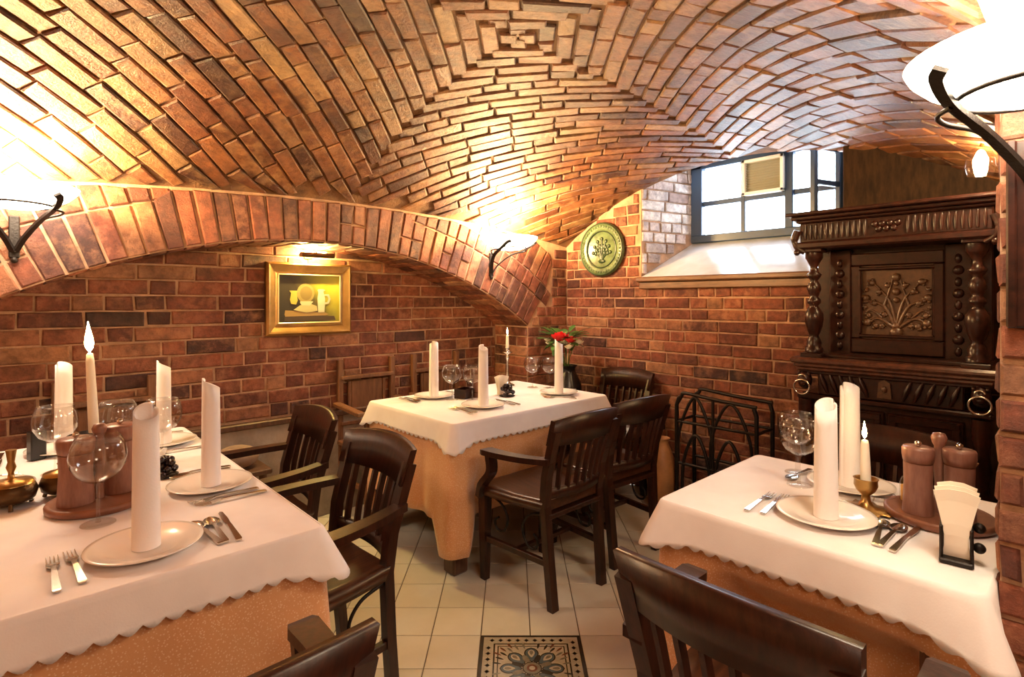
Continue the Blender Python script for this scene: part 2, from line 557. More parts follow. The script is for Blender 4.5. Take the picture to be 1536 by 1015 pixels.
for k in range(4):
    c_, s_ = cos(k * pi / 2), sin(k * pi / 2)
    for i in range(9):
        u = -H + 0.045 + i * (2 * H - 0.09) / 9; w = H - 0.032
        mb = MB(); a = 0.013; b = 0.004
        for pts in ([(u - a, w), (u, w + b), (u + a, w), (u, w - b)], [(u, w - a), (u + b, w), (u, w + a), (u - b, w)], [(u - .006, w - .006), (u + .006, w - .006), (u + .006, w + .006), (u - .006, w + .006)]):
            flatpoly(mb, [(x * c_ - y * s_, x * s_ + y * c_) for x, y in pts], 0.0007 + 0.0001 * (k % 2))
        mb.build('border_cross', pal[1], orn)
def petal(mb, a, r0, r1, w, z):
    pts = []
    for i in range(15):
        t = i / 14
        pts.append((r0 + (r1 - r0) * t, w * sin(pi * t) ** 0.6 * (0.6 + 0.6 * t)))
    pts = pts + [(x, -y) for x, y in pts[-2:0:-1]]
    flatpoly(mb, [(x * cos(a) - y * sin(a), x * sin(a) + y * cos(a)) for x, y in pts], z)
for k in range(8):
    a = k * pi / 4
    for m_, r0, r1, w, z in ((1, 0.035, 0.121, 0.030, 0.0008), (2, 0.040, 0.116, 0.025, 0.0010), (0, 0.062, 0.108, 0.014, 0.0012), (4, 0.075, 0.103, 0.008, 0.0014)):
        mb = MB(); petal(mb, a, r0, r1, w, z); mb.build('petal', pal[m_], orn)
    mb = MB(); petal(mb, a + pi / 8, 0.02, 0.082, 0.012, 0.0016); mb.build('inner_petal', pal[1 if k % 2 else 4], orn)
for rr, m_, z in ((0.036, 1, .0018), (0.032, 4, .0020), (0.02, 3, .0022), (0.011, 0, .0024)):
    mb = MB(); flatpoly(mb, [(rr * cos(j * pi / 12), rr * sin(j * pi / 12)) for j in range(24)], z); mb.build('rosette_ring', pal[m_], orn)
for k in range(4):
    for sx, aa in ((0, 0), (1, .35), (1, -.35)):
        a = pi / 4 + k * pi / 2 + aa
        mb = MB(); d = 0.158 - (0.02 if sx else 0)
        for j in range(3): petal(mb, a + (j - 1) * .22, d - .022, d + .014, .005, 0.0009 + .0001 * j)
        mb.build('corner_sprig', pal[(3, 1, 4)[sx if not sx else (1 if aa > 0 else 2)]], orn)

# vault
vm = MB(); nx, ny = 30, 26
xs = [XL + (WX + 0.02 - XL) * i / nx for i in range(nx + 1)]; ys = [PY + (WY + .01 - PY) * j / ny for j in range(ny + 1)]
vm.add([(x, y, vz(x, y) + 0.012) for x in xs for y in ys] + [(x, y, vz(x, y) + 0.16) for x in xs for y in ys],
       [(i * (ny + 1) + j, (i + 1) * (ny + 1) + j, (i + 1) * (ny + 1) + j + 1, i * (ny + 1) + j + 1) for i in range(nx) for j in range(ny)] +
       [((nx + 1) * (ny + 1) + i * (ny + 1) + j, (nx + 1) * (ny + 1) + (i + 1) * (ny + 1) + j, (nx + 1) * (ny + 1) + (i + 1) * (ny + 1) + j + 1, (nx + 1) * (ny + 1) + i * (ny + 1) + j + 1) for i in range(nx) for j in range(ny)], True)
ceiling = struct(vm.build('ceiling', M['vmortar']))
pieces = []
CW = 0.076
for sp in (1, -1):
    for sq in (1, -1):
        for k in range(60):
            s = (k + 0.5) * CW
            off = R.uniform(0, 0.2)
            t = -s + R.uniform(0.06, 0.26)
            t0 = -s
            while t0 < s - 0.03:
                L = R.choice((0.255, 0.25, 0.24, 0.26, 0.12)) if t0 > -s else R.uniform(0.1, 0.26)
                t1 = min(t0 + L, s)
                if s - t1 < 0.07: t1 = s
                tt = (t0 + t1) / 2
                p, q = (s + tt) / sqrt(2) * sp, (s - tt) / sqrt(2) * sq
                x, y = CX + p, CY + q
                if XL + .03 < x < WX - 0.005 and PY + 0.01 < y < WY - 0.015:
                    cs = []
                    for a, b in ((s - CW / 2, t0), (s - CW / 2, t1), (s + CW / 2, t1), (s + CW / 2, t0)):
                        px_, py_ = CX + (a + b) / sqrt(2) * sp, CY + (a - b) / sqrt(2) * sq
                        px_ = min(max(px_, XL + .01), WX - 0.002); py_ = min(max(py_, PY + 0.003), WY - 0.006)
                        cs.append(Vector((px_, py_, vz(px_, py_) + 0.012)))
                    if (cs[0] - cs[1]).length > 0.04 and (cs[0] - cs[3]).length > 0.03:
                        pieces.append((cs, vn(x, y), 0.0125, 0.006))
                t0 = t1
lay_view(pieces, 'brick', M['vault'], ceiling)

# generic brick courses on a plane: origin o, direction u (unit), up z
def courses(o, u, n, u0, u1, z0, z1, inside, ch=0.077, proud=0.008, lens=(0.25, 0.12), vary=0.012):
    o = Vector(o); u = Vector(u); out = []
    k = 0; z = z0
    while z < z1 - 0.02:
        s = u0 - R.uniform(0, 0.2); flip = k % 2
        while s < u1:
            L = (lens[flip] if R.random() < 0.72 else lens[1 - flip]) + R.uniform(-vary, vary)
            flip = 1 - flip if R.random() < 0.75 else flip
            a, b = max(s, u0), min(s + L, u1)
            N = 8
            ok = [inside(a + (b - a) * i / N, z + ch * 0.12) and inside(a + (b - a) * i / N, z + ch * 0.8) for i in range(N + 1)]
            if any(ok):
                i0 = ok.index(True); i1 = N - ok[::-1].index(True)
                a, b = a + (b - a) * i0 / N, a + (b - a) * i1 / N
                if b - a > 0.035:
                    q = [o + u * a + Vector((0, 0, z)), o + u * b + Vector((0, 0, z)), o + u * b + Vector((0, 0, z + ch)), o + u * a + Vector((0, 0, z + ch))]
                    out.append((q, n, proud, 0.006))
            s += L
        z += ch; k += 1
    return out

# arched wall (left)
AX, AR, ACZ = 1.30, 2.85, 1.69 - 2.85
A0, A1, AD = -0.35, 2.95, 0.38
def ia(x): return ACZ + sqrt(max(0, AR * AR - (x - AX) ** 2))
wl = MB()
N = 44
xa = [A0 + (A1 - A0) * i / N for i in range(N + 1)]
for i in range(N):
    a, b = xa[i], xa[i + 1]
    wl.add([(a, WY, ia(a)), (b, WY, ia(b)), (b, WY, vz(b, WY) + .1), (a, WY, vz(a, WY) + .1)], [(0, 1, 2, 3)])
    wl.add([(a, WY, ia(a)), (b, WY, ia(b)), (b, WY + AD, ia(b)), (a, WY + AD, ia(a))], [(0, 1, 2, 3)])
for a, b in ((XL, A0), (A1, WX + .02)):
    wl.add([(a, WY, 0), (b, WY, 0), (b, WY, vz(b, WY) + .1), (a, WY, vz(a, WY) + .1)], [(0, 1, 2, 3)])
for a in (A0, A1):
    wl.add([(a, WY, 0), (a, WY + AD, 0), (a, WY + AD, ia(a)), (a, WY, ia(a))], [(0, 1, 2, 3)])
wl.add([(XL, WY + AD + .02, 0), (WX, WY + AD + .02, 0), (WX, WY + AD + .02, 2.5), (XL, WY + AD + .02, 2.5)], [(0, 1, 2, 3)])
wall_left = struct(wl.build('wall_left', M['mortar']))
bk = []
# voussoirs: radial bricks on the face, in rings, and on the underside
NV = 45
t0, t1 = atan2(A0 - AX, ia(A0) - ACZ), atan2(A1 - AX, ia(A1) - ACZ)
for ring, (ra, rb) in enumerate(((0.0, 0.235), (0.235, 0.36), (0.36, 0.60))):
    nv = NV if ring < 2 else int(NV * 1.12)
    for i in range(nv + 4):
        a = t0 + (t1 - t0) * i / nv; b = t0 + (t1 - t0) * (i + 1) / nv
        def P(t, r): return Vector((min(3.21, AX + (AR + r) * sin(t)), WY, ACZ + (AR + r) * cos(t)))
        tops = []
        for t in (a, b):
            r = 0.29 if ring == 0 else rb
            while r > ra and (P(t, r).z > vz(P(t, r).x, WY) + 0.004): r -= 0.003
            if ring == 0 and r > .285: r = rb
            tops.append(r)
        if min(tops) - ra < 0.035: continue
        if min(P(b, ra).x, P(a, ra).x) > 3.14: continue
        if i >= nv and ring < 1: continue
        if ring == 0 and R.random() < 0.28 and tops[0] > .2:
            m = 0.12
            bk.append(([P(a, ra), P(b, ra), P(b, m), P(a, m)], (0, -1, 0), 0.011, 0.006))
            bk.append(([P(a, m), P(b, m), P(b, tops[1]), P(a, tops[0])], (0, -1, 0), 0.011, 0.006))
        else:
            bk.append(([P(a, ra), P(b, ra), P(b, tops[1]), P(a, tops[0])], (0, -1, 0), 0.011, 0.006))
for i in range(NV):
    a = t0 + (t1 - t0) * i / NV; b = t0 + (t1 - t0) * (i + 1) / NV
    cuts = [0, 0.12, 0.38] if i % 2 else [0, 0.25, 0.38]
    for c0, c1 in zip(cuts, cuts[1:]):
        q = [Vector((AX + AR * sin(t), WY + y, ACZ + AR * cos(t))) for t, y in ((a, c0), (b, c0), (b, c1), (a, c1))]
        bk.append((q, (-sin((a + b) / 2), 0, -cos((a + b) / 2)), 0.008, 0.006))
# pier and jamb courses
def pier_in(x, z):
    if x < A1 or z > vz(x, WY) - 0.01: return False
    if x > 3.21: return True
    th = atan2(x - AX, z - ACZ); rr = sqrt((x - AX) ** 2 + (z - ACZ) ** 2) - AR
    if rr < 0.235: return th > t1
    if rr < 0.36: return th > t1 + (t1 - t0) / NV * 4
    return th > t1 + (t1 - t0) / int(NV * 1.12) * 4
bk += courses((0, WY, 0), (1, 0, 0), (0, -1, 0), A1, WX, 0.0, 1.95, pier_in, proud=0.009)
bk += courses((A1, WY, 0), (0, 1, 0), (-1, 0, 0), 0.0, AD, 0.0, 1.16, lambda u, z: True)
lay_view(bk, 'brick', M['brick'], wall_left)
# alcove wall behind the arch
al = MB(); al.box((1.3, WY + AD + 0.01, 0.9), (3.5, 0.02, 1.8))
wall_alcove = struct(al.build('wall_alcove', M['mortar']))
lay_view(courses((0, WY + AD, 0), (1, 0, 0), (0, -1, 0), A0, A1, 0.66, 1.74, lambda x, z: z < ia(x) + 0.06, ch=0.0805, lens=(0.255, 0.125)), 'brick', M['brick'], wall_alcove)
pl = MB(); pl.box((1.3, WY + AD - 0.02, 0.31), (3.28, 0.035, 0.62)); struct(pl.build('baseboard_left', M['plaster']))
tr = MB(); tr.box((1.3, WY + AD - 0.03, 0.635), (3.28, 0.055, 0.035), ch=.006); struct(tr.build('trim_1', M['legwood']))

# window wall
WZ0, WY0, WY1 = 1.52, 0.95, 2.275
IX, IY0, IY1 = 3.92, 1.07, 2.15
wb = MB()
def vq(*p): wb.add(p, [(0, 1, 2, 3)])
vq((WX, PY - .4, 0), (WX, WY, 0), (WX, WY, WZ0), (WX, PY - .4, WZ0))
vq((WX, PY - .4, WZ0), (WX, WY0, WZ0), (WX, WY0, 2.6), (WX, PY - .4, 2.6))
vq((WX, WY1, WZ0), (WX, WY, WZ0), (WX, WY, 2.6), (WX, WY1, 2.6))
vq((WX, WY0, 2.42), (WX, WY1, 2.42), (WX, WY1, 2.6), (WX, WY0, 2.6))
vq((WX, WY1, WZ0), (IX + .1, IY1, WZ0), (IX + .1, IY1, 2.42), (WX, WY1, 2.42))
vq((WX, WY0, WZ0), (IX + .1, IY0, WZ0), (IX + .1, IY0, 2.42), (WX, WY0, 2.42))
vq((WX, WY0, 2.42), (WX, WY1, 2.42), (IX + .1, IY1, 2.42), (IX + .1, IY0, 2.42))
vq((IX + .1, IY0 - .6, 0), (IX + .1, IY1 + .6, 0), (IX + .1, IY1 + .6, 1.79), (IX + .1, IY0 - .6, 1.79))
wall_back = struct(wb.build('wall_back', M['mortar']))
def wb_in(y, z):
    if z > vz(WX, y) - 0.005: return False
    return not (WY0 - .01 < y < WY1 + .005 and z > WZ0 - 0.08)
bw = courses((WX, 0, 0), (0, 1, 0), (-1, 0, 0), PY, WY - 0.01, 0.0, 2.3, wb_in, ch=0.0765)
ud = Vector((IX - WX, IY1 - WY1, 0)); UL = ud.length; ud.normalize()
lay_view(bw, 'brick', M['brick'], wall_back)
rv = courses((WX, WY1, 0), ud, Vector((ud.y, -ud.x, 0)), 0.0, UL, 1.55, 2.42, lambda u, z: z > WZ0 + 0.30 * u / UL, ch=0.078, lens=(0.12, 0.22))
rv += courses((WX, WY0, 0), Vector((IX - WX, IY0 - WY0, 0)).normalized(), Vector((-(IY0 - WY0), IX - WX, 0)).normalized(), 0.0, UL, 1.55, 2.42, lambda u, z: z > WZ0 + 0.30 * u / UL, ch=0.078, lens=(0.12, 0.22))
rev = struct(MB().box((3.66, 2.30, 1.95), (0.4, 0.02, 0.5)).build('trim_2', M['mortar']))
lay_view(rv, 'brick', M['daylit_brick'], rev)
# sloping sill and its wooden nosing
si = MB(); si.loft([[Vector((WX - .02, WY0, WZ0)), Vector((IX, IY0, 1.80)), Vector((IX, IY0, 1.70)), Vector((WX - .02, WY0, WZ0 - .06))], [Vector((WX - .02, WY1, WZ0)), Vector((IX, IY1, 1.80)), Vector((IX, IY1, 1.70)), Vector((WX - .02, WY1, WZ0 - .06))]], True, True, False)
struct(si.build('trim_3', M['sill']))
no = MB(); no.box((WX - .025, (WY0 + WY1) / 2, WZ0 - .012), (0.07, WY1 - WY0 + .02, 0.035), ch=.008); no.box((WX - .012, (WY0 + WY1) / 2, WZ0 - .055), (0.045, WY1 - WY0, 0.05), ch=.006)
struct(no.build('trim_4', M['ledge']))

# window
win = bpy.data.objects.new('window_1', None); COL.objects.link(win); win['kind'] = 'structure'; win.location = (IX, 0, 0)
ZB, ZT, ZM = 1.80, 2.40, 2.09
YA, YM, YE = IY1, 1.435, IY0
fr = MB()
fr.box((0, (YA + YE) / 2, ZB + .025), (0.08, YA - YE, 0.06), ch=.006); fr.box((0, (YA + YE) / 2, ZT - .02), (0.07, YA - YE, 0.05), ch=.006)
fr.box((0, YA - .04, (ZB + ZT) / 2), (0.07, 0.09, ZT - ZB), ch=.006); fr.box((0, YE + .02, (ZB + ZT) / 2), (0.07, 0.05, ZT - ZB), ch=.006)
fr.build('window_frame', M['frame'], win)
MB().box((-.005, YM, (ZB + ZT) / 2), (0.06, 0.055, ZT - ZB - .06), ch=.005).build('mullion', M['frame'], win)
ym2 = (YA - .085 + YM + .02) / 2 - .005
MB().box((0, ym2, (ZB + ZT) / 2), (0.04, 0.034, ZT - ZB - .07), ch=.004).build('glazing_bar', M['frame'], win)
MB().box((0, (YA - .085 + YM + .022) / 2, ZM), (0.035, YA - .085 - YM - .022, 0.036), ch=.004).build('glazing_bar', M['frame'], win)
MB().box((0, (YM - .022 + YE + .045) / 2, ZM), (0.035, YM - .022 - YE - .045, 0.036), ch=.004).build('glazing_bar', M['frame'], win)
for y0, y1, z0, z1 in ((ym2 + .011, YA - .085, ZB + .05, ZM - .012), (ym2 + .011, YA - .085, ZM + .012, ZT - .045), (YM + .022, ym2 - .011, ZB + .05, ZM - .012), (YE + .045, YM - .022, ZB + .05, ZM - .012), (YE + .045, YM - .022, ZM + .012, ZT - .045)):
    MB().box((0, (y0 + y1) / 2, (z0 + z1) / 2), (0.003, y1 - y0, z1 - z0)).build('window_pane', M['pane'], win)
# extractor grille in the upper middle pane
y0, y1, z0, z1 = YM + .022, ym2 - .011, ZM + .012, ZT - .045
vg = MB()
for a, b in (((-.03, (y0 + y1) / 2, z0 + .012), (0.07, y1 - y0, .024)), ((-.03, (y0 + y1) / 2, z1 - .012), (0.07, y1 - y0, .024)), ((-.03, y0 + .012, (z0 + z1) / 2), (0.07, .024, z1 - z0)), ((-.03, y1 - .012, (z0 + z1) / 2), (0.07, .024, z1 - z0))): vg.box(a, b, ch=.004)
vf = vg.build('vent_frame', M['ventwhite'], win, 'white plastic ventilator frame filling one pane')
vs = MB()
for k in range(12):
    z = z0 + .03 + k * (z1 - z0 - .06) / 11
    vs.box((-.03, (y0 + y1) / 2, z), (0.03, y1 - y0 - .05, 0.004), Matrix.Rotation(radians(38), 3, 'Y'))
vs.box((-.01, (y0 + y1) / 2, (z0 + z1) / 2), (0.006, y1 - y0 - .04, z1 - z0 - .04))
vs.build('vent_slats', M['ventslat'], vf, 'grey louvre slats')
# open casement at the right
oc = bpy.data.objects.new('open_casement', None); COL.objects.link(oc); oc.parent = win; oc.location = (-.03, YE + .05, 0); oc.rotation_euler = (0, 0, radians(72))
cf = MB(); cw = 0.27
for a, b in (((0, cw / 2, ZB + .08), (.035, cw, .045)), ((0, cw / 2, ZT - .09), (.035, cw, .045)), ((0, .017, (ZB + ZT) / 2), (.035, .035, ZT - ZB - .15)), ((0, cw - .017, (ZB + ZT) / 2), (.035, .035, ZT - ZB - .15)), ((0, cw / 2, ZM), (.03, cw, .032))): cf.box(a, b, ch=.004)
cf.build('casement_frame', M['frame'], oc)
MB().box((0, cw / 2, (ZB + ZT) / 2), (.003, cw - .06, ZT - ZB - .2)).build('casement_pane', M['pane'], oc)

# dark boarded casing between window and pier, above the sideboard
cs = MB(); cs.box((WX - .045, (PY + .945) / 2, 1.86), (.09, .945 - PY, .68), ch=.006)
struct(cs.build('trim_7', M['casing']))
# pier / right wall
pr = MB(); pr.box(((PX + WX) / 2, (PY - 0.6) / 2 - 0.155 + 0.0, 1.3), (WX - PX, 0.6 + PY * 0 + 0.0, 2.6))
pr = MB(); pr.box(((PX + WX) / 2, PY - 0.35, 1.3), (WX - PX, 0.70, 2.6))
wall_right = struct(pr.build('wall_right', M['mortar']))
br = courses((PX, 0, 0), (0, 1, 0), (-1, 0, 0), PY - 0.68, PY + .004, 0.0, 2.55, lambda u, z: True)
br += courses((0, PY, 0), (1, 0, 0), (0, 1, 0), PX + .01, WX - .02, 0.0, 2.0, lambda u, z: z < vz(u, PY) - .01)
lay_view(br, 'brick', M['brick'], wall_right)
# the unseen end of the room
struct(MB().box((XL - .05, 0.8, 1.3), (0.1, 5.3, 2.6)).build('wall_side', M['mortar']))
struct(MB().box((0.4, YB - .05, 1.3), (2.7, 0.1, 2.6)).build('wall_front', M['mortar']))
struct(MB().box((0.35, -0.83, 2.50), (2.5, 1.95, 0.1)).build('trim_5', M['mortar']))
struct(MB().box((0.33, PY - .06, 2.2), (2.44, 0.12, 0.64)).build('trim_6', M['mortar']))
struct(MB().box((PX + .06, -1.2, 1.3), (0.1, 1.4, 2.6)).build('wall_end', M['mortar']))

# ------------------------------------------------------------------ tables and cloths
def rrect(x0, x1, y0, y1, r, step):
    """samples of a rounded rectangle: point, outward normal, distance to the nearest corner, arc length"""
    pts = []; s = 0
    W, D = x1 - x0, y1 - y0
    segs = [((x0 + r, y0), (1, 0), W - 2 * r, (0, -1)), ((x1, y0 + r), (0, 1), D - 2 * r, (1, 0)), ((x1 - r, y1), (-1, 0), W - 2 * r, (0, 1)), ((x0, y1 - r), (0, -1), D - 2 * r, (-1, 0))]
    cen = [(x1 - r, y0 + r), (x1 - r, y1 - r), (x0 + r, y1 - r), (x0 + r, y0 + r)]
    for k, (p, d, L, n) in enumerate(segs):
        m = max(2, int(L / step))
        for i in range(m):
            t = L * i / m
            pts.append((p[0] + d[0] * t, p[1] + d[1] * t, n[0], n[1], min(t, L - t), s + t, k))
        s += L
        a0 = -pi / 2 + k * pi / 2
        for i in range(6):
            a = a0 + (pi / 2) * i / 6
            pts.append((cen[k][0] + r * cos(a), cen[k][1] + r * sin(a), cos(a), sin(a), 0, s + r * (pi / 2) * i / 6, k))
        s += r * pi / 2
    return pts
def cloth(name, x0, x1, y0, y1, z, drop, cdrop, flare, wave, freq, scallop, mat, push=(), cflare=0.05, step=0.009, crange=0.16, seed=1, rows=9):
    rr = random.Random(seed)
    ph = [rr.uniform(0, 6.28) for _ in range(4)]
    P = rrect(x0, x1, y0, y1, 0.018, step)
    rings = []
    prof = [(0, 0)] + [(0.004, 0.0015), (0.009, 0.006)] + [None] * rows
    for k, e in enumerate(prof):
        ring = []
        for (x, y, nx_, ny_, cd, s, side) in P:
            c = max(0, 1 - cd / crange) ** 1.25 if scallop else min(1, 1.7 * max(0, 1 - cd / crange))
            if e: ring.append(Vector((x + nx_ * e[0], y + ny_ * e[0], z - e[1]))); continue
            f = (k - 2) / rows
            D = drop + cdrop * c
            if f == 1 and scallop: D += scallop * (abs(sin(pi * s / 0.042)) - .6)
            fl_ = flare[side] if not isinstance(flare, (int, float)) else flare
            o = 0.009 + fl_ * f
            o += wave * f ** 1.3 * (sin(s * freq + ph[0]) + 0.6 * sin(s * freq * 1.9 + ph[1]) + .4 * sin(s * freq * .47 + ph[2]))
            bx_ = 0.75 * cflare * c * f
            px, py, pz = x + nx_ * o + (bx_ if x > (x0 + x1) / 2 else -bx_), y + ny_ * o + (bx_ if y > (y0 + y1) / 2 else -bx_), z - 0.006 - D * f
            for (side_, a, b, dep, zz) in push:
                u = x if side_ in (0, 2) else y
                if side == side_ and pz < zz:
                    w = max(0, min(1, (u - a) / .08)) * max(0, min(1, (b - u) / .08)) * min(1, (zz - pz) / .12)
                    px -= nx_ * dep * w; py -= ny_ * dep * w
            ring.append(Vector((px, py, pz)))
        rings.append(ring)
    mb = MB()
    mb.loft(rings, True, False, True)
    mb.add(rings[0], [list(range(len(P)))], False)
    o = mb.build(name, mat)
    sol = o.modifiers.new('thickness', 'SOLIDIFY'); sol.thickness = 0.0016; sol.offset = -1
    return o
TZ = 0.76
def table(x0, x1, y0, y1, where, flare_w=0.012, push=(), seed=1, uflare=0.02, udrop=0.47, ucd=0.17, wdrop=.096, ucf=.03):
    cx, cy = (x0 + x1) / 2, (y0 + y1) / 2
    w, d = (x1 - x0) / 2, (y1 - y0) / 2
    t = thing('dining_table', 'wooden dining table under the cloths ' + where, 'table', (cx, cy, 0))
    MB().box((0, 0, 0.733), (2 * w - .012, 2 * d - .012, 0.034), ch=.004).build('tabletop', M['legwood'], t)
    ap = MB()
    for s in (-1, 1):
        ap.box((0, s * (d - .07), .675), (2 * w - .2, .025, .08)); ap.box((s * (w - .07), 0, .675), (.025, 2 * d - .2, .08))
    ap.build('apron', M['legwood'], t)
    for sx in (-1, 1):
        for sy in (-1, 1):
            lb = MB(); lb.box((sx * (w - .06), sy * (d - .06), .358), (.095, .095, .716), ch=.012); lb.build('leg', M['legwood'], t)
    u = cloth('undercloth', x0 - .001, x1 + .001, y0 - .001, y1 + .001, 0.7535, udrop, ucd, uflare, 0.010, 23, 0, M['peach_cloth'], push, ucf, 0.010, .10, seed + 40, 12)
    tag(u, 'peach orange undercloth ' + where, 'tablecloth')
    c = cloth('tablecloth', x0 - .004, x1 + .004, y0 - .004, y1 + .004, TZ, wdrop, 0.03, flare_w, 0.003, 14, 0.015, M['white_cloth'], (), 0.045, 0.007, .10, seed, 8)
    tag(c, 'white scalloped tablecloth ' + where, 'tablecloth')
    return t
CT = (1.60, 2.79, 2.14, 2.955); LT = (-0.22, 0.615, 1.41, 2.955); RTB = (1.46, 2.14, 0.165, 0.90)
table(*CT, 'of the corner table with the tall silver candlestick', (0.02, 0.006, 0.004, 0.015), [(0, 1.66, 2.2, .05, .55), (0, 2.2, 2.7, .05, .55), (1, 2.05, 2.6, .07, .55)], 3, (0.03, 0.01, -0.05, 0.03), .47, .16, .10, .012)
table(*LT, 'of the long table running under the arched alcove', (0.02, 0.012, 0.004, 0.015), [(1, 1.56, 2.08, .22, .62), (1, 2.16, 2.72, .22, .62)], 5, (0.01, 0.012, -0.05, 0.01), .47, .17, .088)
table(*RTB, 'of the small table beside the brick pier', (0.002, 0.02, 0.02, 0.02), [(3, .2, .74, .16, .62), (1, .3, .8, .26, .62)], 8, (-0.02, 0.02, 0.02, 0.015), .5, .12, .096, -.004)

# ------------------------------------------------------------------ slat-back armchairs
GCH = 'dark wooden slat-back armchairs'
def make_armchair(label, loc, rz):
    t = thing('armchair', label, 'chair', loc, rz, GCH)
    # saddle seat
    s = MB(); n = 12; top = []; bot = []
    for i in range(n + 1):
        v = i / n; y = -0.205 + 0.43 * v
        hw = 0.205 + 0.05 * sin(min(1, v * 1.25) * pi / 2)
        if v > 0.9: hw -= 0.03 * (v - .9) / .1
        rt = []; rb = []
        for j in range(9):
            u = -1 + 2 * j / 8
            z = 0.468 - 0.016 * (1 - u * u) * sin(pi * min(1, v * 1.1)) + 0.006 * abs(u) - (0.016 * ((v - .85) / .15) ** 2 if v > .85 else 0)
            rt.append(Vector((u * hw, y + (0.012 * (1 - u * u) if v > .9 else 0), z))); rb.append(Vector((u * hw * .97, y, 0.428)))
        top.append(rt); bot.append(rb)
    rings = [tr_ + br_[::-1] for tr_, br_ in zip(top, bot)]
    s.loft(rings, True, True, True); s.build('seat', M['seatwood'], t)
    def bx(x, v): return x
    for sx in (-1, 1):
        # rear leg running up into the back post
        b = MB(); b.tube([(sx * .170, -.235, 0), (sx * .176, -.215, .22), (sx * .184, -.200, .45), (sx * .190, -.215, .58), (sx * .198, -.262, .74), (sx * .200, -.281, .80)], 1, flat=(.034, .040)); b.build('rear_leg', M['wood'], t)
        b = MB(); b.loft([[Vector((sx * .205 + a * w, .185 + c * w, z)) for a, c in ((-1, -1), (1, -1), (1, 1), (-1, 1))] for z, w in ((0, .0165), (.25, .021), (.432, .024))], True, True, False); b.build('front_leg', M['wood'], t)
        # arm and its curved support
        pts = curve([(sx * .205, -.255, .662), (sx * .240, -.13, .655), (sx * .258, .0, .650), (sx * .262, .105, .648)], 5)
        m = len(pts); L = []; 
        for i, p in enumerate(pts):
            w = .024 + .010 * (i / (m - 1)); hh = .0125
            L.append([p + Vector((a * w, 0, c * hh)) for a, c in ((-1, -1), (1, -1), (1, 1), (-1, 1))])
        e = pts[-1]
        L.append([e + Vector((a * .027, .018, c * .010)) for a, c in ((-1, -1), (1, -1), (1, 1), (-1, 1))])
        b = MB(); b.loft(L, True, True, False); b.build('armrest', M['wood'], t)
        b = MB(); b.tube(curve([(sx * .252, .160, .425), (sx * .262, .130, .49), (sx * .258, .075, .56), (sx * .256, .085, .637)], 5), 1, flat=(.026, .052)); b.build('arm_support', M['wood'], t)
        b = MB(); b.beam((sx * .176, -.215, .20), (sx * .205, .185, .20), .024, .028); b.build('side_stretcher', M['wood'], t)
        # iron scroll hoop below the seat
        b = MB()
        b.tube(curve([(sx * .196, .150, .415), (sx * .197, .07, .39), (sx * .196, .03, .33), (sx * .197, .055, .27), (sx * .199, .10, .265), (sx * .2, .115, .30), (sx * .199, .09, .325)], 6), .006, 6)
        b.tube(curve([(sx * .186, -.185, .415), (sx * .187, -.10, .385), (sx * .187, -.06, .32), (sx * .186, -.09, .25), (sx * .184, -.14, .245), (sx * .184, -.155, .285), (sx * .185, -.13, .31)], 6), .006, 6)
        b.build('iron_scroll', M['iron'], t, 'black iron scroll bracket')
    def cur(u, v):  # curved back surface, u across -1..1, v height 0..1
        return Vector((u * (.178 + .024 * v), -.205 - .088 * max(v, 0) ** 1.4 - .034 * (1 - u * u), .495 + .355 * v))
    def bar(v0, v1, name, th, crown=0, ext=1.0):
        L = []
        for i in range(13):
            u = (-1 + 2 * i / 12) * ext
            a = cur(u, v0); b_ = cur(u, v1) + Vector((0, 0, crown * (1 - u * u)))
            L.append([a + Vector((0, -th, 0)), a + Vector((0, th, 0)), b_ + Vector((0, th, 0)), b_ + Vector((0, -th * .8, 0))])
        mb = MB(); mb.loft(L, True, True, True); return mb.build(name, M['wood'], t)
    bar(0.665, 1.0, 'crest_rail', .015, .016, 1.10); bar(-0.03, 0.10, 'lower_back_rail', .011)
    for k in range(6):
        u = -.72 + 1.44 * k / 5
        mb = MB(); pts = [cur(u, v) for v in (.08, .3, .5, .70)]
        mb.tube(pts, 1, flat=(.022, .012)); mb.build('back_slat', M['wood'], t)
    for nm, a, b_ in (('front_rail', (-.20, .185, .405), (.20, .185, .405)), ('rear_rail', (-.18, -.2, .405), (.18, -.2, .405)), ('cross_stretcher', (-.19, -.02, .20), (.19, -.02, .20))):
        mb = MB(); mb.beam(a, b_, .026 if 'cross' in nm else .045, .022, ch=.003); mb.build(nm, M['wood'], t)
    return t
ch0 = make_armchair('dark slat-back armchair showing its back, left of two before the corner table', (1.93, 1.865, 0), 0)
chairs = [
    ((2.455, 1.90), radians(-4), 'dark slat-back armchair standing between the corner table and the earthenware jar'),
    ((3.035, 2.34), radians(90), 'dark armchair against the window wall at the end of the corner table'),
    ((0.735, 1.81), radians(92), 'dark armchair at the long table, full back and seat showing beside the open floor'),
    ((0.76, 2.46), radians(88), 'dark armchair behind another one at the side of the long table, nearest the alcove wall'),
    ((0.215, 1.075), radians(0), 'dark armchair at the near end of the long table, only crest rail and arm showing'),
    ((1.215, 0.46), radians(-90), 'large close dark armchair with crest rail across the front of the small table'),
    ((2.215, 0.56), radians(90), 'dark armchair between the small table and the carved sideboard'),
]
for (x, y), rz, lab in chairs: clone(ch0, (x, y, 0), rz, lab)

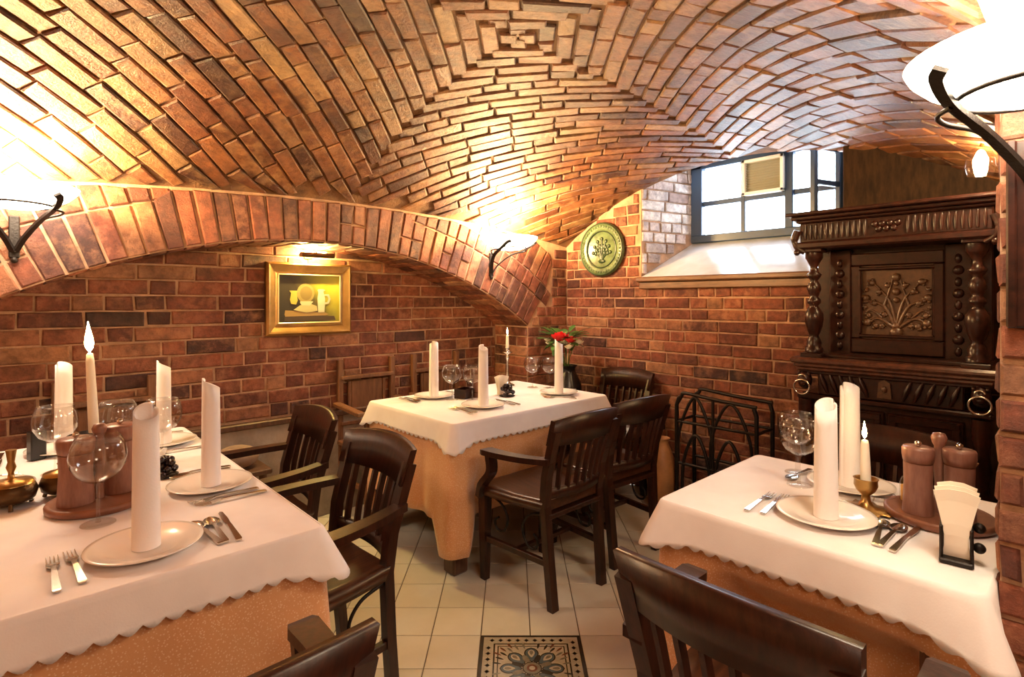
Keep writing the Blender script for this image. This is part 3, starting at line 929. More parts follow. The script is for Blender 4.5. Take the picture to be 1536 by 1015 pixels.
# panel-back chairs against the alcove wall
def make_panel_chair(label, loc, rz):
    t = thing('panel_chair', label, 'chair', loc, rz, 'panel-back chairs along the alcove wall')
    for sx in (-1, 1):
        MB().beam((sx * .19, -.2, 0), (sx * .19, -.2, .972), .036, .036, ch=.004).build('rear_leg', M['oak'], t)
        MB().beam((sx * .2, .19, 0), (sx * .2, .19, .66), .036, .036, ch=.004).build('front_leg', M['oak'], t)
        MB().beam((sx * .215, -.2, .69), (sx * .225, .16, .675), .05, .026, ch=.005).build('armrest', M['oak'], t)
        MB().beam((sx * .195, -.2, .22), (sx * .2, .19, .22), .022, .03).build('side_stretcher', M['oak'], t)
    MB().box((0, 0, .445), (.43, .42, .03), ch=.006).build('seat', M['oak'], t)
    MB().beam((-.19, -.2, .855), (.19, -.2, .855), .055, .024).build('crest_rail', M['oak'], t)
    MB().beam((-.19, -.2, .56), (.19, -.2, .56), .05, .024).build('lower_back_rail', M['oak'], t)
    pn = MB(); pn.box((0, -.2, .705), (.225, .014, .25), ch=.004); pn.build('back_panel', M['oak'], t)
    for sx in (-1, 1): MB().box((sx * .125, -.2, .705), (.022, .022, .25), ch=.003).build('back_stile', M['oak'], t)
    return t
pc = make_panel_chair('brown panel-back chair behind the left half of the corner table', (1.785, 3.155, 0), pi)
clone(pc, (2.345, 3.155, 0), pi, 'brown panel-back chair behind the table napkins, nearest to the silver candlestick')
clone(pc, (0.37, 3.155, 0), pi, 'brown panel-back chair at the far end of the long table')

# cushion on the alcove plinth
cu = MB(); cu.sphere((0, 0, 0.06), (.12, .09, .065), 16, 8)
o = cu.build('cushion', M['cushion']); o.location = (0.93, 3.22, 0.44)
tag(o, 'small round grey brown cushion lying by the alcove wall behind the chairs', 'cushion')
st = thing('stool', 'low wooden stool carrying the round cushion by the alcove wall', 'stool', (0.93, 3.22, 0))
MB().box((0, 0, .425), (.3, .26, .03), ch=.006).build('seat', M['legwood'], st)
for sx in (-1, 1):
    for sy in (-1, 1): MB().beam((sx * .13, sy * .11, 0), (sx * .11, sy * .09, .412), .032, .032).build('leg', M['legwood'], st)

# ------------------------------------------------------------------ carved sideboard
SY, SX0, SX1 = 0.665, 2.89, 3.385
sb = thing('carved_sideboard', 'tall black-brown carved sideboard with turned columns against the window wall', 'sideboard', (3.385, SY, 0), radians(90))
# local frame: x = across (towards +Y of the room), y = depth towards the room (negative X), z up
E = M['ebony']
def sbox(name, c, d, ch=.006, mat=None, par=None):
    return MB().box(c, d, ch=ch).build(name, mat or E, par or sb)
sbox('plinth', (0, .235, .05), (.76, .45, .10))
body = sbox('cabinet_body', (0, .225, .50), (.72, .43, .80))
ct = MB()
ct.box((0, .245, 1.062), (.80, .50, .030), ch=.010); ct.box((0, .24, 1.040), (.77, .485, .018), ch=.005); ct.box((0, .237, 1.022), (.75, .47, .02), ch=.006)
ct.build('counter_top', wood('counter_wood', (0.035, 0.011, 0.007), (0.13, 0.045, 0.026), 0.28, (14, 3, 14), .4), sb)
# drawer with slanting gadroons and a keyhole plate
dr = sbox('drawer', (0, .445, .955), (.56, .03, .115))
for k in range(13):
    x = -.25 + k * .5 / 12
    if abs(x) < .05: continue
    g = MB(); sg = 1 if x > 0 else -1
    g.tube([(x - .016 * sg, .462, .91), (x, .468, .955), (x + .016 * sg, .462, 1.0)], [.006, .013, .006], 6); g.build('gadroon', E, dr)
k_ = MB(); k_.prism([(-.028, .915), (.028, .915), (.022, .985), (0, 1.0), (-.022, .985)], .46, .472, 'y'); k_.sphere((0, .474, .955), (.012, .008, .016), 8, 6); k_.build('keyhole_plate', M['carve'], dr)
sbox('drawer_moulding', (0, .45, .885), (.74, .05, .022))
sbox('frieze_moulding', (0, .447, 1.005), (.74, .045, .018))
# two doors
for sx in (-1, 1):
    d_ = sbox('door', (sx * .142, .44, .49), (.276, .026, .72))
    f_ = MB()
    for c, dd in (((sx * .142, .456, .825), (.25, .014, .03)), ((sx * .142, .456, .155), (.25, .014, .03)), ((sx * .142 - .112, .456, .49), (.028, .014, .65)), ((sx * .142 + .112, .456, .49), (.028, .014, .65))): f_.box(c, dd, ch=.004)
    f_.build('door_moulding', E, d_)
    p_ = MB(); p_.prism([(sx * .142 + .075 * cos(a), .49 + .22 * sin(a)) for a in [2 * pi * i / 20 for i in range(20)]], .45, .466, 'y'); p_.build('door_panel', E, d_)
    kb = MB(); kb.sphere((sx * .02, .47, .5), .012, 10, 6); kb.build('door_knob', M['bronze'], d_)
# lower corner columns with lion masks and rings
for sx in (-1, 1):
    c_ = MB(); c_.lathe([(.034, .10), (.036, .16), (.02, .18), (.03, .25), (.037, .34), (.03, .45), (.018, .52), (.03, .55), (.02, .58), (.034, .66), (.024, .74), (.036, .80), (.036, .87)], (sx * .335, .445, 0), 14)
    c_.build('corner_column', E, sb)
    l_ = MB(); l_.sphere((sx * .335, .468, .965), (.034, .03, .045), 12, 8); l_.sphere((sx * .335, .496, .952), (.018, .018, .016), 8, 6)
    for q in (-1, 1): l_.sphere((sx * .335 + q * .022, .478, .995), (.010, .010, .012), 6, 5)
    m_ = l_.build('lion_mask', E, sb)
    r_ = MB(); r_.tube([(sx * .335 + .036 * cos(a), .512, .935 + .036 * sin(a)) for a in [2 * pi * i / 24 for i in range(24)]], .0045, 6, closed=True)
    r_.tube([(sx * .335 + .016 * cos(a), .507, .982 + .013 * sin(a)) for a in [pi * i / 10 for i in range(11)]], .004, 6)
    r_.build('ring_handle', M['steel'], m_, 'bright metal ring pull')
# upper stage
sbox('back_board', (0, .12, 1.355), (.70, .24, .56))
sbox('upper_base', (0, .25, 1.085), (.72, .30, .022))
for sx in (-1, 1):
    sbox('upper_pilaster', (sx * .235, .255, 1.35), (.10, .04, .53))
    v_ = MB()
    for i in range(9): v_.sphere((sx * .235, .277, 1.13 + i * .052), (.022 if i % 2 else .014, .012, .022), 8, 5)
    v_.build('pilaster_carving', E, sb)
fr_ = MB()
for c, dd in (((0, .258, 1.56), (.37, .035, .06)), ((0, .258, 1.135), (.37, .035, .07)), ((-.165, .258, 1.35), (.04, .034, .358)), ((.165, .258, 1.35), (.04, .034, .358)), ((0, .266, 1.515), (.31, .02, .016)), ((0, .266, 1.185), (.31, .02, .016)), ((-.147, .266, 1.35), (.014, .02, .312)), ((.147, .266, 1.35), (.014, .02, .312))): fr_.box(c, dd, ch=.005)
fr_.build('niche_frame', E, sb)
MB().box((0, .243, 1.35), (.30, .01, .36)).build('carved_panel', M['carve'], sb)
cp_ = [o for o in COL.objects if o.name.startswith('carved_panel')][-1]
cv = MB()
for sx in (-1, 1):
    for (a, b, c, w) in (((0, 1.22), (.05, 1.33), (.125, 1.36), .010), ((0, 1.24), (.03, 1.36), (.09, 1.44), .009), ((0, 1.22), (.07, 1.27), (.12, 1.25), .010), ((.05, 1.33), (.03, 1.40), (.015, 1.46), .007), ((.06, 1.275), (.1, 1.31), (.125, 1.30), .007)):
        cv.tube(curve([(sx * p[0], .252, p[1]) for p in (a, b, c)], 6), [w * (1 - .5 * i / 12) for i in range(13)], 6)
    for (x, z, rr) in ((.125, 1.37, .018), (.10, 1.445, .016), (.07, 1.40, .014), (.09, 1.345, .014), (.12, 1.25, .02), (.085, 1.235, .015), (.115, 1.285, .014), (.05, 1.29, .013), (.035, 1.43, .013), (.125, 1.41, .010), (.06, 1.235, .012), (.13, 1.325, .010)):
        cv.sphere((sx * x, .254, z), (rr, rr * .6, rr), 8, 6)
        for k in range(3):
            a = R.uniform(0, 6.28); cv.sphere((sx * x + rr * cos(a), .256, z + rr * sin(a)), (rr * .45, rr * .5, rr * .45), 6, 5)
for (x, z, rr) in ((0, 1.47, .02), (0, 1.40, .018), (0, 1.36, .014), (0, 1.205, .028), (0, 1.235, .018), (0, 1.44, .012)): cv.sphere((x, .256, z), (rr, rr * .6, rr), 8, 6)
cv.build('foliage_carving', M['carve'], cp_)
# turned columns
cprof = [(.046, 0), (.046, .02), (.034, .028), (.038, .05), (.03, .07), (.022, .085), (.030, .10), (.040, .13), (.048, .17), (.046, .20), (.030, .225), (.020, .24), (.034, .255), (.034, .27), (.020, .285), (.026, .30), (.036, .325), (.030, .35), (.018, .37), (.030, .385), (.038, .40), (.022, .415), (.018, .44), (.034, .47), (.044, .485), (.044, .515)]
for sx in (-1, 1):
    c_ = MB(); c_.lathe([(r * .9, 1.10 + z * .97) for r, z in cprof], (sx * .315, .40, 0), 18); c_.box((sx * .315, .40, 1.086), (.10, .10, .022), ch=.004); c_.box((sx * .315, .40, 1.607), (.095, .095, .018), ch=.004)
    c_.build('turned_column', E, sb)
# entablature
sbox('architrave', (0, .23, 1.632), (.77, .46, .034), .008)
sbox('frieze', (0, .22, 1.697), (.74, .43, .10))
fl_ = MB()
for i in range(30):
    x = -.345 + i * .69 / 29
    if abs(x) < .06: continue
    fl_.tube([(x, .437, 1.662), (x, .441, 1.70), (x, .437, 1.735)], [.006, .0085, .006], 6)
fl_.build('frieze_flutes', E, sb, kind='stuff')
ro = MB()
for i in range(7): ro.sphere((-.045 + .015 * i, .438, 1.70 + .012 * (-1) ** i), (.014, .012, .016), 8, 5)
ro.build('frieze_rosette', E, sb)
cn = MB()
for z, w, dp, h in ((1.752, .77, .455, .014), (1.768, .80, .475, .018), (1.786, .84, .50, .018)): cn.box((0, dp / 2, z), (w, dp, h), ch=.005)
cn.build('cornice', E, sb)
for sx in (-1, 1):
    br_ = MB(); br_.tube(curve([(sx * .345, .44, 1.60), (sx * .375, .45, 1.62), (sx * .39, .45, 1.665), (sx * .375, .45, 1.71)], 5), [.014] * 10 + [.018] * 6, 8); br_.sphere((sx * .378, .45, 1.60), .016, 8, 6)
    br_.build('corner_bracket', E, sb)

# iron rack by the window wall
rk = thing('iron_rack', 'black wrought iron rack with arched bars standing by the window wall', 'rack', (3.22, 1.57, 0), radians(90))
I = M['iron']
for sx in (-1, 1):
    for y in (-.11, .11):
        b = MB(); b.tube([(sx * .25, y, 0), (sx * .25, y, .70), (sx * .235, y, .745)] + ([] if sx < 0 else [(sx * .22, y, .755)]), .013, 8); b.build('post', I, rk)
for y in (-.11, .11):
    b = MB(); b.tube(curve([(.25, y, .70), (.215, y, .76), (.19, y, .78), (.0, y, .765), (-.25, y, .752)], 6), .011, 8); b.build('top_rail', I, rk)
    for z in (.10, .34, .60):
        b = MB(); b.tube([(-.25, y, z), (.25, y, z)], .009, 6); b.build('cross_bar', I, rk)
    if y < 0: continue
    for x0, w, zt in ((.125, .115, .76), (-.1, .125, .75)):
        b = MB(); b.tube(curve([(x0 - w, y, .34), (x0 - w * .95, y, .52), (x0 - w * .5, y, .68), (x0, y, zt), (x0 + w * .5, y, .68), (x0 + w * .95, y, .52), (x0 + w, y, .34)], 6), .009, 6); b.build('arched_bar', I, rk)
    for x0 in (.12, -.09):
        b = MB(); b.tube(curve([(x0 - .09, y, .10), (x0 - .08, y, .36), (x0, y, .53), (x0 + .08, y, .36), (x0 + .09, y, .10)], 6), .010, 6); b.build('inner_arch', I, rk)
    b = MB(); b.tube([(.01, y, .0), (.01, y, .76)], .009, 6); b.build('middle_post', I, rk)
for sx in (-1, 1):
    for z in (.10, .60):
        b = MB(); b.tube([(sx * .25, -.11, z), (sx * .25, .11, z)], .009, 6); b.build('side_bar', I, rk)
MB().box((0, 0, .10), (.48, .2, .01)).build('rack_shelf', I, rk)

# earthenware jar
jr = MB(); jr.lathe([(.05, 0), (.06, .02), (.085, .12), (.098, .22), (.09, .32), (.06, .40), (.042, .44), (.048, .465), (.055, .47)], n=24, caps=False)
o = jr.build('earthenware_jar', M['clay']); o.location = (3.12, 1.935, 0); tag(o, 'brown earthenware jar on the floor between the armchair and the iron rack', 'jar')

# floor vase with flowers
vs_ = thing('flower_vase', 'tall black floor vase of roses and green leaves in the corner behind the corner table', 'vase', (3.09, 2.71, 0))
vb = MB(); vb.lathe([(.08, 0), (.085, .02), (.075, .1), (.085, .35), (.11, .6), (.10, .74), (.06, .82), (.055, .85), (.07, .875)], n=24, caps=False); vb.build('vase_body', M['black'], vs_)
def rose(c, r, mat, name):
    b = MB(); c = Vector(c)
    for layer, (n_, rr, tilt) in enumerate(((3, .35, .25), (5, .65, .55), (7, 1.0, .95))):
        for k in range(n_):
            a = 2 * pi * k / n_ + layer * .6; L = []
            for i in range(5):
                v = i / 4; rad = r * rr * (.25 + .75 * sin(v * pi / 2 * (.6 + .4 * tilt))); z = r * (.9 * v * (1.15 - .45 * tilt)) - r * .1
                w = (1.2 * pi / n_) * (.45 + .55 * sin(pi * (.1 + .7 * v)))
                L.append([c + Vector((rad * cos(a + w * u), rad * sin(a + w * u), z - r * .12 * u * u)) for u in (-1, -.5, 0, .5, 1)])
            b.loft(L, False, False, True)
    b.sphere(c + Vector((0, 0, r * .2)), r * .35, 8, 6)
    return b.build(name, mat, vs_)
TC = Vector((-0.03, .02, 1.04))
for d, r in (((-.07, -.03, .035), .066), ((-.03, -.10, .02), .045)): rose(TC + Vector(d), r, M['petal'], 'red_rose')
for k in range(9):
    a = 2 * pi * k / 9; rose(TC + Vector((.12 * cos(a), .12 * sin(a), -.03 + .05 * R.random())), .026 + .010 * R.random(), M['blossom'], 'cream_blossom')
for k in range(38):
    a = R.uniform(0, 2 * pi); el = R.uniform(-.3, 1.0); d = Vector((cos(a) * cos(el), sin(a) * cos(el), sin(el)))
    p0 = TC + d * R.uniform(.05, .12); L_ = R.uniform(.09, .14); side = d.cross(Vector((0, 0, 1))).normalized()
    LL = []
    for i in range(6):
        v = i / 5; w = .030 * max(0, sin(pi * min(1, v * .9 + .08))) ** .8
        c = p0 + d * L_ * v + Vector((0, 0, -.03 * v * v))
        LL.append([c - side * w + Vector((0, 0, .004)), c, c + side * w + Vector((0, 0, .004))])
    b = MB(); b.loft(LL, False, False, True); b.build('leaf', M['leaf'], vs_)
b = MB()
for k in range(11):
    a = 2 * pi * k / 11; b.tube([(0, 0, .8), (TC.x * .5 + .03 * cos(a), TC.y * .5 + .03 * sin(a), .93), (TC.x + .09 * cos(a), TC.y + .09 * sin(a), 1.04)], .003, 5)
b.build('stems', M['leaf'], vs_)

# ------------------------------------------------------------------ things on the walls
# green relief plate
gp = thing('relief_plate', 'round green glazed relief plate hanging on the brick wall left of the window', 'plate', (WX - .012, 2.615, 1.75), radians(-90))
gm = plain('green_glaze', (0.085, 0.125, 0.055), 0.3, bscale=40, bstr=.4, var=.5, vscale=22); gd = plain('dark_green_glaze', (0.022, 0.04, 0.016), 0.3)
b = MB(); b.lathe([(.205, 0), (.21, -.012), (.20, -.030), (.150, -.026), (.135, -.012), (.02, -.012)], n=48, axis='y'); b.build('dish', gm, gp)
b = MB()
for i in range(44):
    a = 2 * pi * i / 44; b.sphere((.177 * cos(a), -.029, .177 * sin(a)), (.010, .006, .010), 6, 5)
b.build('rim_relief', gm, gp)
b = MB(); b.tube([(.140 * cos(2 * pi * i / 40), -.024, .140 * sin(2 * pi * i / 40)) for i in range(40)], .006, 6, closed=True)
b.tube([(.198 * cos(2 * pi * i / 40), -.030, .198 * sin(2 * pi * i / 40)) for i in range(40)], .005, 6, closed=True); b.build('rim_line', gd, gp)
b = MB()
for k in range(7):
    a = radians(-72 + 24 * k); L_ = .105 - .02 * abs(k - 3) / 3
    p1 = (L_ * sin(a) * .5, -.016, -.06 + L_ * cos(a) * .7); p2 = (L_ * sin(a), -.016, -.06 + L_ * cos(a) * 1.35)
    b.tube(curve([(0, -.014, -.085), p1, p2], 5), .005, 6)
    b.sphere(p2, (.014, .008, .014), 8, 6)
    for q in (-1, 1): b.sphere((p1[0] + q * .016, -.016, p1[2] + .012), (.012, .006, .018), 8, 6)
b.sphere((0, -.014, -.09), (.035, .010, .016), 10, 6)
b.build('floral_relief', gd, gp)

# painting with lamp
PAX, PAZ = 1.397, 1.368
pt = thing('framed_painting', 'gilt framed still life painting of jugs hanging in the arched alcove', 'painting', (PAX, WY + AD - .012, PAZ), 0)
W2, H2 = .267, .220
for i, (a, c) in enumerate((((-1, -1), (1, -1)), ((1, -1), (1, 1)), ((1, 1), (-1, 1)), ((-1, 1), (-1, -1)))):
    L = []
    for p in (a, c):
        s = Vector((p[0], 0, p[1])); r_ = []
        for ins, y in ((0, 0), (0, -.028), (.012, -.040), (.022, -.036), (.055, -.018), (.068, -.020), (.068, 0)):
            r_.append(Vector((p[0] * (W2 - ins), y, p[1] * (H2 - ins))))
        L.append(r_)
    b = MB(); b.loft(L, True, False, False); b.build('frame_side', M['gold'], pt)
b = MB()
for c, d in (((0, -.020, H2 - .072), (2 * W2 - .14, .01, .008)), ((0, -.020, -H2 + .072), (2 * W2 - .14, .01, .008)), ((W2 - .072, -.020, 0), (.008, .01, 2 * H2 - .14)), ((-W2 + .072, -.020, 0), (.008, .01, 2 * H2 - .14))): b.box(c, d, ch=.002)
b.build('inner_lip', M['goldlip'], pt)
def canvas():
    m, nt, bs = newmat('painted_canvas')
    tc = nt.nodes.new('ShaderNodeTexCoord'); sp = nt.nodes.new('ShaderNodeSeparateXYZ'); nt.links.new(tc.outputs['Object'], sp.inputs[0])
    ad = nd(nt, 'ShaderNodeMath', operation='MULTIPLY_ADD'); nt.links.new(sp.outputs[0], ad.inputs[0]); ad.inputs[1].default_value = 1.6; 
    nt.links.new(sp.outputs[2], ad.inputs[2])
    n = noise(nt, tc.outputs['Object'], 14, 4)
    ad2 = nd(nt, 'ShaderNodeMath', operation='MULTIPLY_ADD'); nt.links.new(n, ad2.inputs[0]); ad2.inputs[1].default_value = .12; nt.links.new(ad.outputs[0], ad2.inputs[2])
    nt.links.new(ramp(nt, ad2.outputs[0], [(0.0, (.02, .014, .006)), (.10, (.07, .055, .012)), (.28, (.36, .33, .03)), (.42, (.50, .46, .05))]), bs.inputs['Base Color'])
    bs.inputs['Roughness'].default_value = .45
    return m
b = MB(); b.box((0, -.006, 0), (2 * W2 - .13, .006, 2 * H2 - .13)); cvs = b.build('canvas', canvas(), pt)
def paint(name, col, polys, z=0):
    b = MB()
    for i, p in enumerate(polys): b.prism(p, -.0092, -.0096 - .0004 * z - .0001 * i, 'y')
    b.build(name, plain('paint_' + name, col, .5), cvs)
def ell(cx, cz, rx, rz, n=20): return [(cx + rx * cos(2 * pi * i / n), cz + rz * sin(2 * pi * i / n)) for i in range(n)]
paint('painted_table', (.30, .19, .06), [[(-.155, -.095), (-.15, -.070), (.10, -.085), (.125, -.098), (.10, -.105), (-.15, -.108)]], 1)
paint('painted_table_shade', (.05, .03, .015), [[(-.155, -.109), (.16, -.109), (.17, -.135), (-.155, -.135)]], 1)
paint('painted_round_dish', (.24, .19, .06), [ell(-.025, .035, .055, .06)], 2)
paint('painted_dish_centre', (.17, .12, .035), [ell(-.022, .035, .038, .043)], 3)
paint('painted_jug', (.36, .31, .05), [[(-.115, -.03), (-.085, -.035), (-.075, -.01), (-.08, .035), (-.075, .05), (-.125, .05), (-.115, .035), (-.122, -.005)]], 4)
paint('painted_mug', (.50, .48, .34), [[(.055, -.085), (.095, -.085), (.1, .0), (.088, .045), (.095, .055), (.05, .055), (.056, .04), (.05, .0)], ell(.075, .055, .024, .007)], 4)
paint('painted_mug_handle', (.45, .43, .30), [[(.095, .03), (.125, .03), (.135, .0), (.125, -.03), (.098, -.035), (.098, -.022), (.115, -.02), (.122, 0), (.115, .018), (.095, .02)]], 4)
paint('painted_bread', (.40, .35, .17), [[(-.10, -.068), (-.06, -.04), (0, -.028), (.045, -.045), (.05, -.075), (-.02, -.085)]], 5)
paint('painted_bowl', (.44, .41, .26), [[(-.06, -.025), (-.05, -.04), (.0, -.042), (.02, -.02), (.02, -.015), (-.06, -.015)]], 6)
# picture lamp
pa = thing('picture_lamp', 'small dark brass picture lamp above the gilt framed painting', 'lamp', (PAX - .005, WY + AD, 1.625), 0)
b = MB(); b.loft([[Vector((x, y, z)) for y, z in ((-.165, -.008), (-.175, .006), (-.165, .020), (-.140, .024), (-.118, .016), (-.120, -.006))] for x in (-.10, .10)], True, True, False); b.build('lamp_hood', M['bronze'], pa)
b = MB(); b.tube([(-.085, -.075, .026), (.085, -.075, .026)], .008, 8); b.build('lamp_tube', M['tube'], pa)
b = MB(); b.tube(curve([(0, -.005, .012), (0, -.06, .034), (0, -.12, .03), (0, -.145, .02)], 5), .006, 6); b.box((0, -.006, .012), (.05, .012, .045), ch=.003); b.build('lamp_arm', M['bronze'], pa)

# wall sconces
def make_sconce(label, loc, rz):
    t = thing('wall_sconce', label, 'lamp', loc, rz, 'wrought iron wall sconces with lit glass bowls')
    # local: wall at y=0, room towards -y, z=0 is the bowl rim
    C_ = (0, -.205, 0)
    b = MB(); r_ = .195
    pr_ = [(.02, -.085), (.07, -.080), (.12, -.064), (.16, -.040), (.186, -.014), (r_, .004), (r_ - .006, .006), (.18, -.012), (.155, -.036), (.115, -.058), (.065, -.074), (.02, -.078)]
    b.lathe(pr_, C_, 40, caps=False); b.add([Vector((.02 * cos(k * pi / 10), -.205 + .02 * sin(k * pi / 10), -.085)) for k in range(20)], [list(range(20))])
    b.build('glass_bowl', M['bowl'], t, 'glowing opal glass bowl')
    b = MB(); b.tube([(.115 * cos(2 * pi * i / 30), -.205 + .115 * sin(2 * pi * i / 30), -.068) for i in range(30)], .005, 6, closed=True); b.build('bowl_ring', M['iron'], t)
    b = MB(); b.box((0, -.010, -.175), (.035, .016, .17), ch=.004); b.sphere((0, -.014, -.268), (.012, .012, .014), 8, 6); b.build('wall_plate', M['iron'], t)
    for sx in (-1, 1):
        pts = curve([(sx * .004, -.022, -.235), (sx * .03, -.05, -.18), (sx * .075, -.13, -.115), (sx * .115, -.25, -.075), (sx * .125, -.315, -.045), (sx * .115, -.345, -.035)], 6)
        b = MB(); b.tube(pts, 1, flat=(.024, .009)); b.build('bracket_arm', M['bronze' if 0 else 'iron'], t)
        b = MB(); b.tube(curve([(sx * .07, -.12, -.12), (sx * .10, -.13, -.10), (sx * .135, -.17, -.09), (sx * .14, -.22, -.085), (sx * .115, -.25, -.08)], 5), .005, 6); b.build('bracket_scroll', M['iron'], t)
    b = MB(); b.sphere((0, -.205, .0), (.03, .03, .04), 12, 8); b.build('bulb', M['bulb'], t)
    lamp('sconce_light', (0, -.205, .055), SCONCE_W, WARM, .05, t)
    return t
s0 = make_sconce('lit wall sconce on the left pier of the arch, cut by the picture edge', (0.03, WY - .004, 1.79), 0)
def clone_sconce(loc, rz, lab):
    c = clone(s0, loc, rz, lab)
    return c
clone_sconce((2.57, WY - .004, 1.79), 0, 'lit wall sconce on the arch spandrel above the silver candlestick')
clone_sconce((PX - .004, 0.075, 1.80), radians(-90), 'large close lit wall sconce on the end of the brick pier')

# board and small lamp on the pier
bd_ = thing('wall_board', 'dark wooden board hanging on the end of the brick pier below the sconce', 'board', (PX - .004, 0.066, 1.495), radians(-90))
MB().box((0, -.012, 0), (.135, .022, .385), ch=.004).build('board_panel', M['ebony'], bd_)
b = MB()
for sx in (-1, 1): b.box((sx * .058, -.027, 0), (.016, .012, .385), ch=.003)
b.build('board_edge', M['ebony'], bd_)
b = MB(); b.sphere((.02, -.018, -.2), .012, 8, 6); b.build('board_knob', M['iron'], bd_)
sl = thing('swan_neck_lamp', 'small lit bulb lamp on a curved metal arm beside the sideboard cornice', 'lamp', (2.74, PY + .012, 1.925), 0)
b = MB(); b.lathe([(.03, -.012), (.03, .004), (.012, .012)], (0, 0, .03), 14, 'y'); b.tube(curve([(0, 0, .03), (0, .05, .045), (0, .10, .065), (0, .14, .05), (0, .155, .02)], 6), .007, 8); b.build('lamp_arm', M['brass'], sl)
b = MB(); b.lathe([(.012, .022), (.03, .014), (.045, -.02), (.05, -.055), (.042, -.085)], (0, .155, 0), 20, caps=False); b.build('glass_shade', M['glass'], sl)
b = MB(); b.sphere((0, .155, -.035), (.024, .024, .032), 12, 8); b.build('bulb', M['lampbulb'], sl)

# ------------------------------------------------------------------ table settings
ZT_ = TZ + 0.001
def rolled_napkin(label, loc, rz, h=.345, r=.029):
    b = MB(); n = 40; rings = []
    def rad(t): return r * (0.86 + .20 * t)
    for z in (0, .3, .6, .85, 1.0):
        ring = []
        for i in range(n):
            t = i / (n - 1); a = 2 * pi * t
            top = h * (1 - .085 * (.5 - .5 * cos(a - .6)) - .03 * t)
            rr = rad(t) * (1.06 - .12 * z)
            ring.append(Vector((rr * cos(a), rr * sin(a), top * z)))
        rings.append(ring)
    # rolled in: the inner side of the tube
    for z in (.985, .8):
        rings.append([Vector((p.x * .80, p.y * .80, p.z * z)) for p in rings[4]])
    b.loft(rings, True, True, True)
    o = b.build('rolled_napkin', M['napkin'])
    o.location = loc; o.rotation_euler = (0, 0, rz)
    return tag(o, label, 'napkin', 'white napkins rolled into upright tubes')
def plate(label, loc, r=.122):
    b = MB(); k = r / .122
    b.lathe([(.001, .004), (.066 * k, .004), (.080 * k, .010), (.112 * k, .0175), (.122 * k, .0185), (.1225 * k, .0165), (.112 * k, .0135), (.082 * k, .004), (.07 * k, .0), (.001, .0)], n=48, caps=False)
    o = b.build('dinner_plate', M['china']); o.location = loc
    return tag(o, label, 'plate', 'white dinner plates')
def cutlery(kind, label, loc, rz):
    t = thing({'fork': 'fork', 'spoon': 'spoon', 'knife': 'knife'}[kind], label, kind, loc, rz, 'steel table cutlery')
    S = M['steel']
    L = []
    for y, w, z in ((-.10, .0060, .003), (-.095, .0078, .004), (-.05, .0062, .006), (.0, .005, .008), (.028, .004, .007)):
        L.append([Vector((a * w, y, z + c * .0022)) for a, c in ((-1, -1), (1, -1), (1, 1), (-1, 1))])
    b = MB(); b.loft(L, True, True, False); b.build('handle', S, t)
    b = MB()
    if kind == 'fork':
        L = [[Vector((a * w, y, z + c * .0014)) for a, c in ((-1, -1), (1, -1), (1, 1), (-1, 1))] for y, w, z in ((.024, .004, .007), (.036, .010, .006), (.048, .0125, .004), (.056, .0125, .004))]
        b.loft(L, True, True, False); b.build('fork_head', S, t)
        for k in range(4):
            x = -.0105 + .007 * k
            b = MB(); b.tube([(x, .055, .004), (x, .08, .004), (x, .098, .007)], [.0017, .0017, .0009], 6); b.build('tine', S, t)
    elif kind == 'spoon':
        L = []
        for i in range(9):
            v = i / 8; y = .022 + .062 * v; w = .0205 * sqrt(max(.015, 1 - (2 * v - 1) ** 2)) * (1.0 - .12 * v)
            L.append([Vector((u * w, y, .008 - .0075 * (1 - u * u) * sin(pi * v))) for u in (-1, -.5, 0, .5, 1)] + [Vector((u * w, y, .0095 - .0075 * (1 - u * u) * sin(pi * v))) for u in (1, .5, 0, -.5, -1)])
        b.loft(L, True, True, True); b.build('spoon_bowl', S, t)
    else:
        b.prism([(-.006, .02), (-.0075, .06), (-.006, .11), (.0, .122), (.006, .115), (.008, .06), (.006, .02)], .005, .0068, 'z'); b.build('blade', S, t)
    return t
PROTO = {}
def cut(kind, label, loc, rz):
    if kind in PROTO: return clone(PROTO[kind], loc, rz, label)
    PROTO[kind] = cutlery(kind, label, loc, rz); return PROTO[kind]
def setting(cx, cy, rz, where, items, nap=True, hn=.345):
    c, s = cos(rz), sin(rz)
    def at(x, y, z=ZT_): return (cx + x * c - y * s, cy + x * s + y * c, z)
    plate('white dinner plate ' + where, at(0, 0))
    if nap: rolled_napkin('rolled upright napkin ' + where, at(0, 0, ZT_ + .005), rz + .7 + R.uniform(-.3, .3), hn)
    for it in items:
        kind, x, y, lab, a = {'outer': ('fork', -.170, -.015, 'outer steel fork by the plate ', 0), 'inner': ('fork', -.133, -.005, 'inner steel fork by the plate ', 0.03),
            'spoon': ('spoon', .150, .0, 'larger steel spoon by the plate ', -.05), 'small': ('spoon', .118 + .012, -.002, 'steel spoon closest to the plate ', 0.12), 'knife': ('knife', .185, -.01, 'steel knife by the plate ', -.04)}[it]
        if it == 'small': x = .128
        if it == 'spoon': x = .155
        p = at(x, y)
        o = cut(kind, lab + where, p, rz + a + R.uniform(-.03, .03))
ALL = ('outer', 'inner', 'small', 'spoon', 'knife')
setting(.250, 1.568, 0, 'at the near end of the long table', ALL)
setting(.487, 1.95, pi / 2, 'at the long table before the near armchair', ('outer', 'inner', 'spoon', 'knife'))
setting(.487, 2.66, pi / 2, 'at the far corner of the long table', ('outer', 'knife'))
setting(.175, 2.80, pi, 'at the candle end of the long table', ('outer', 'knife'), hn=.355)
setting(-.045, 2.36, -pi / 2, 'at the long table, cut by the picture edge', ('outer', 'inner', 'spoon', 'knife'), hn=.36)
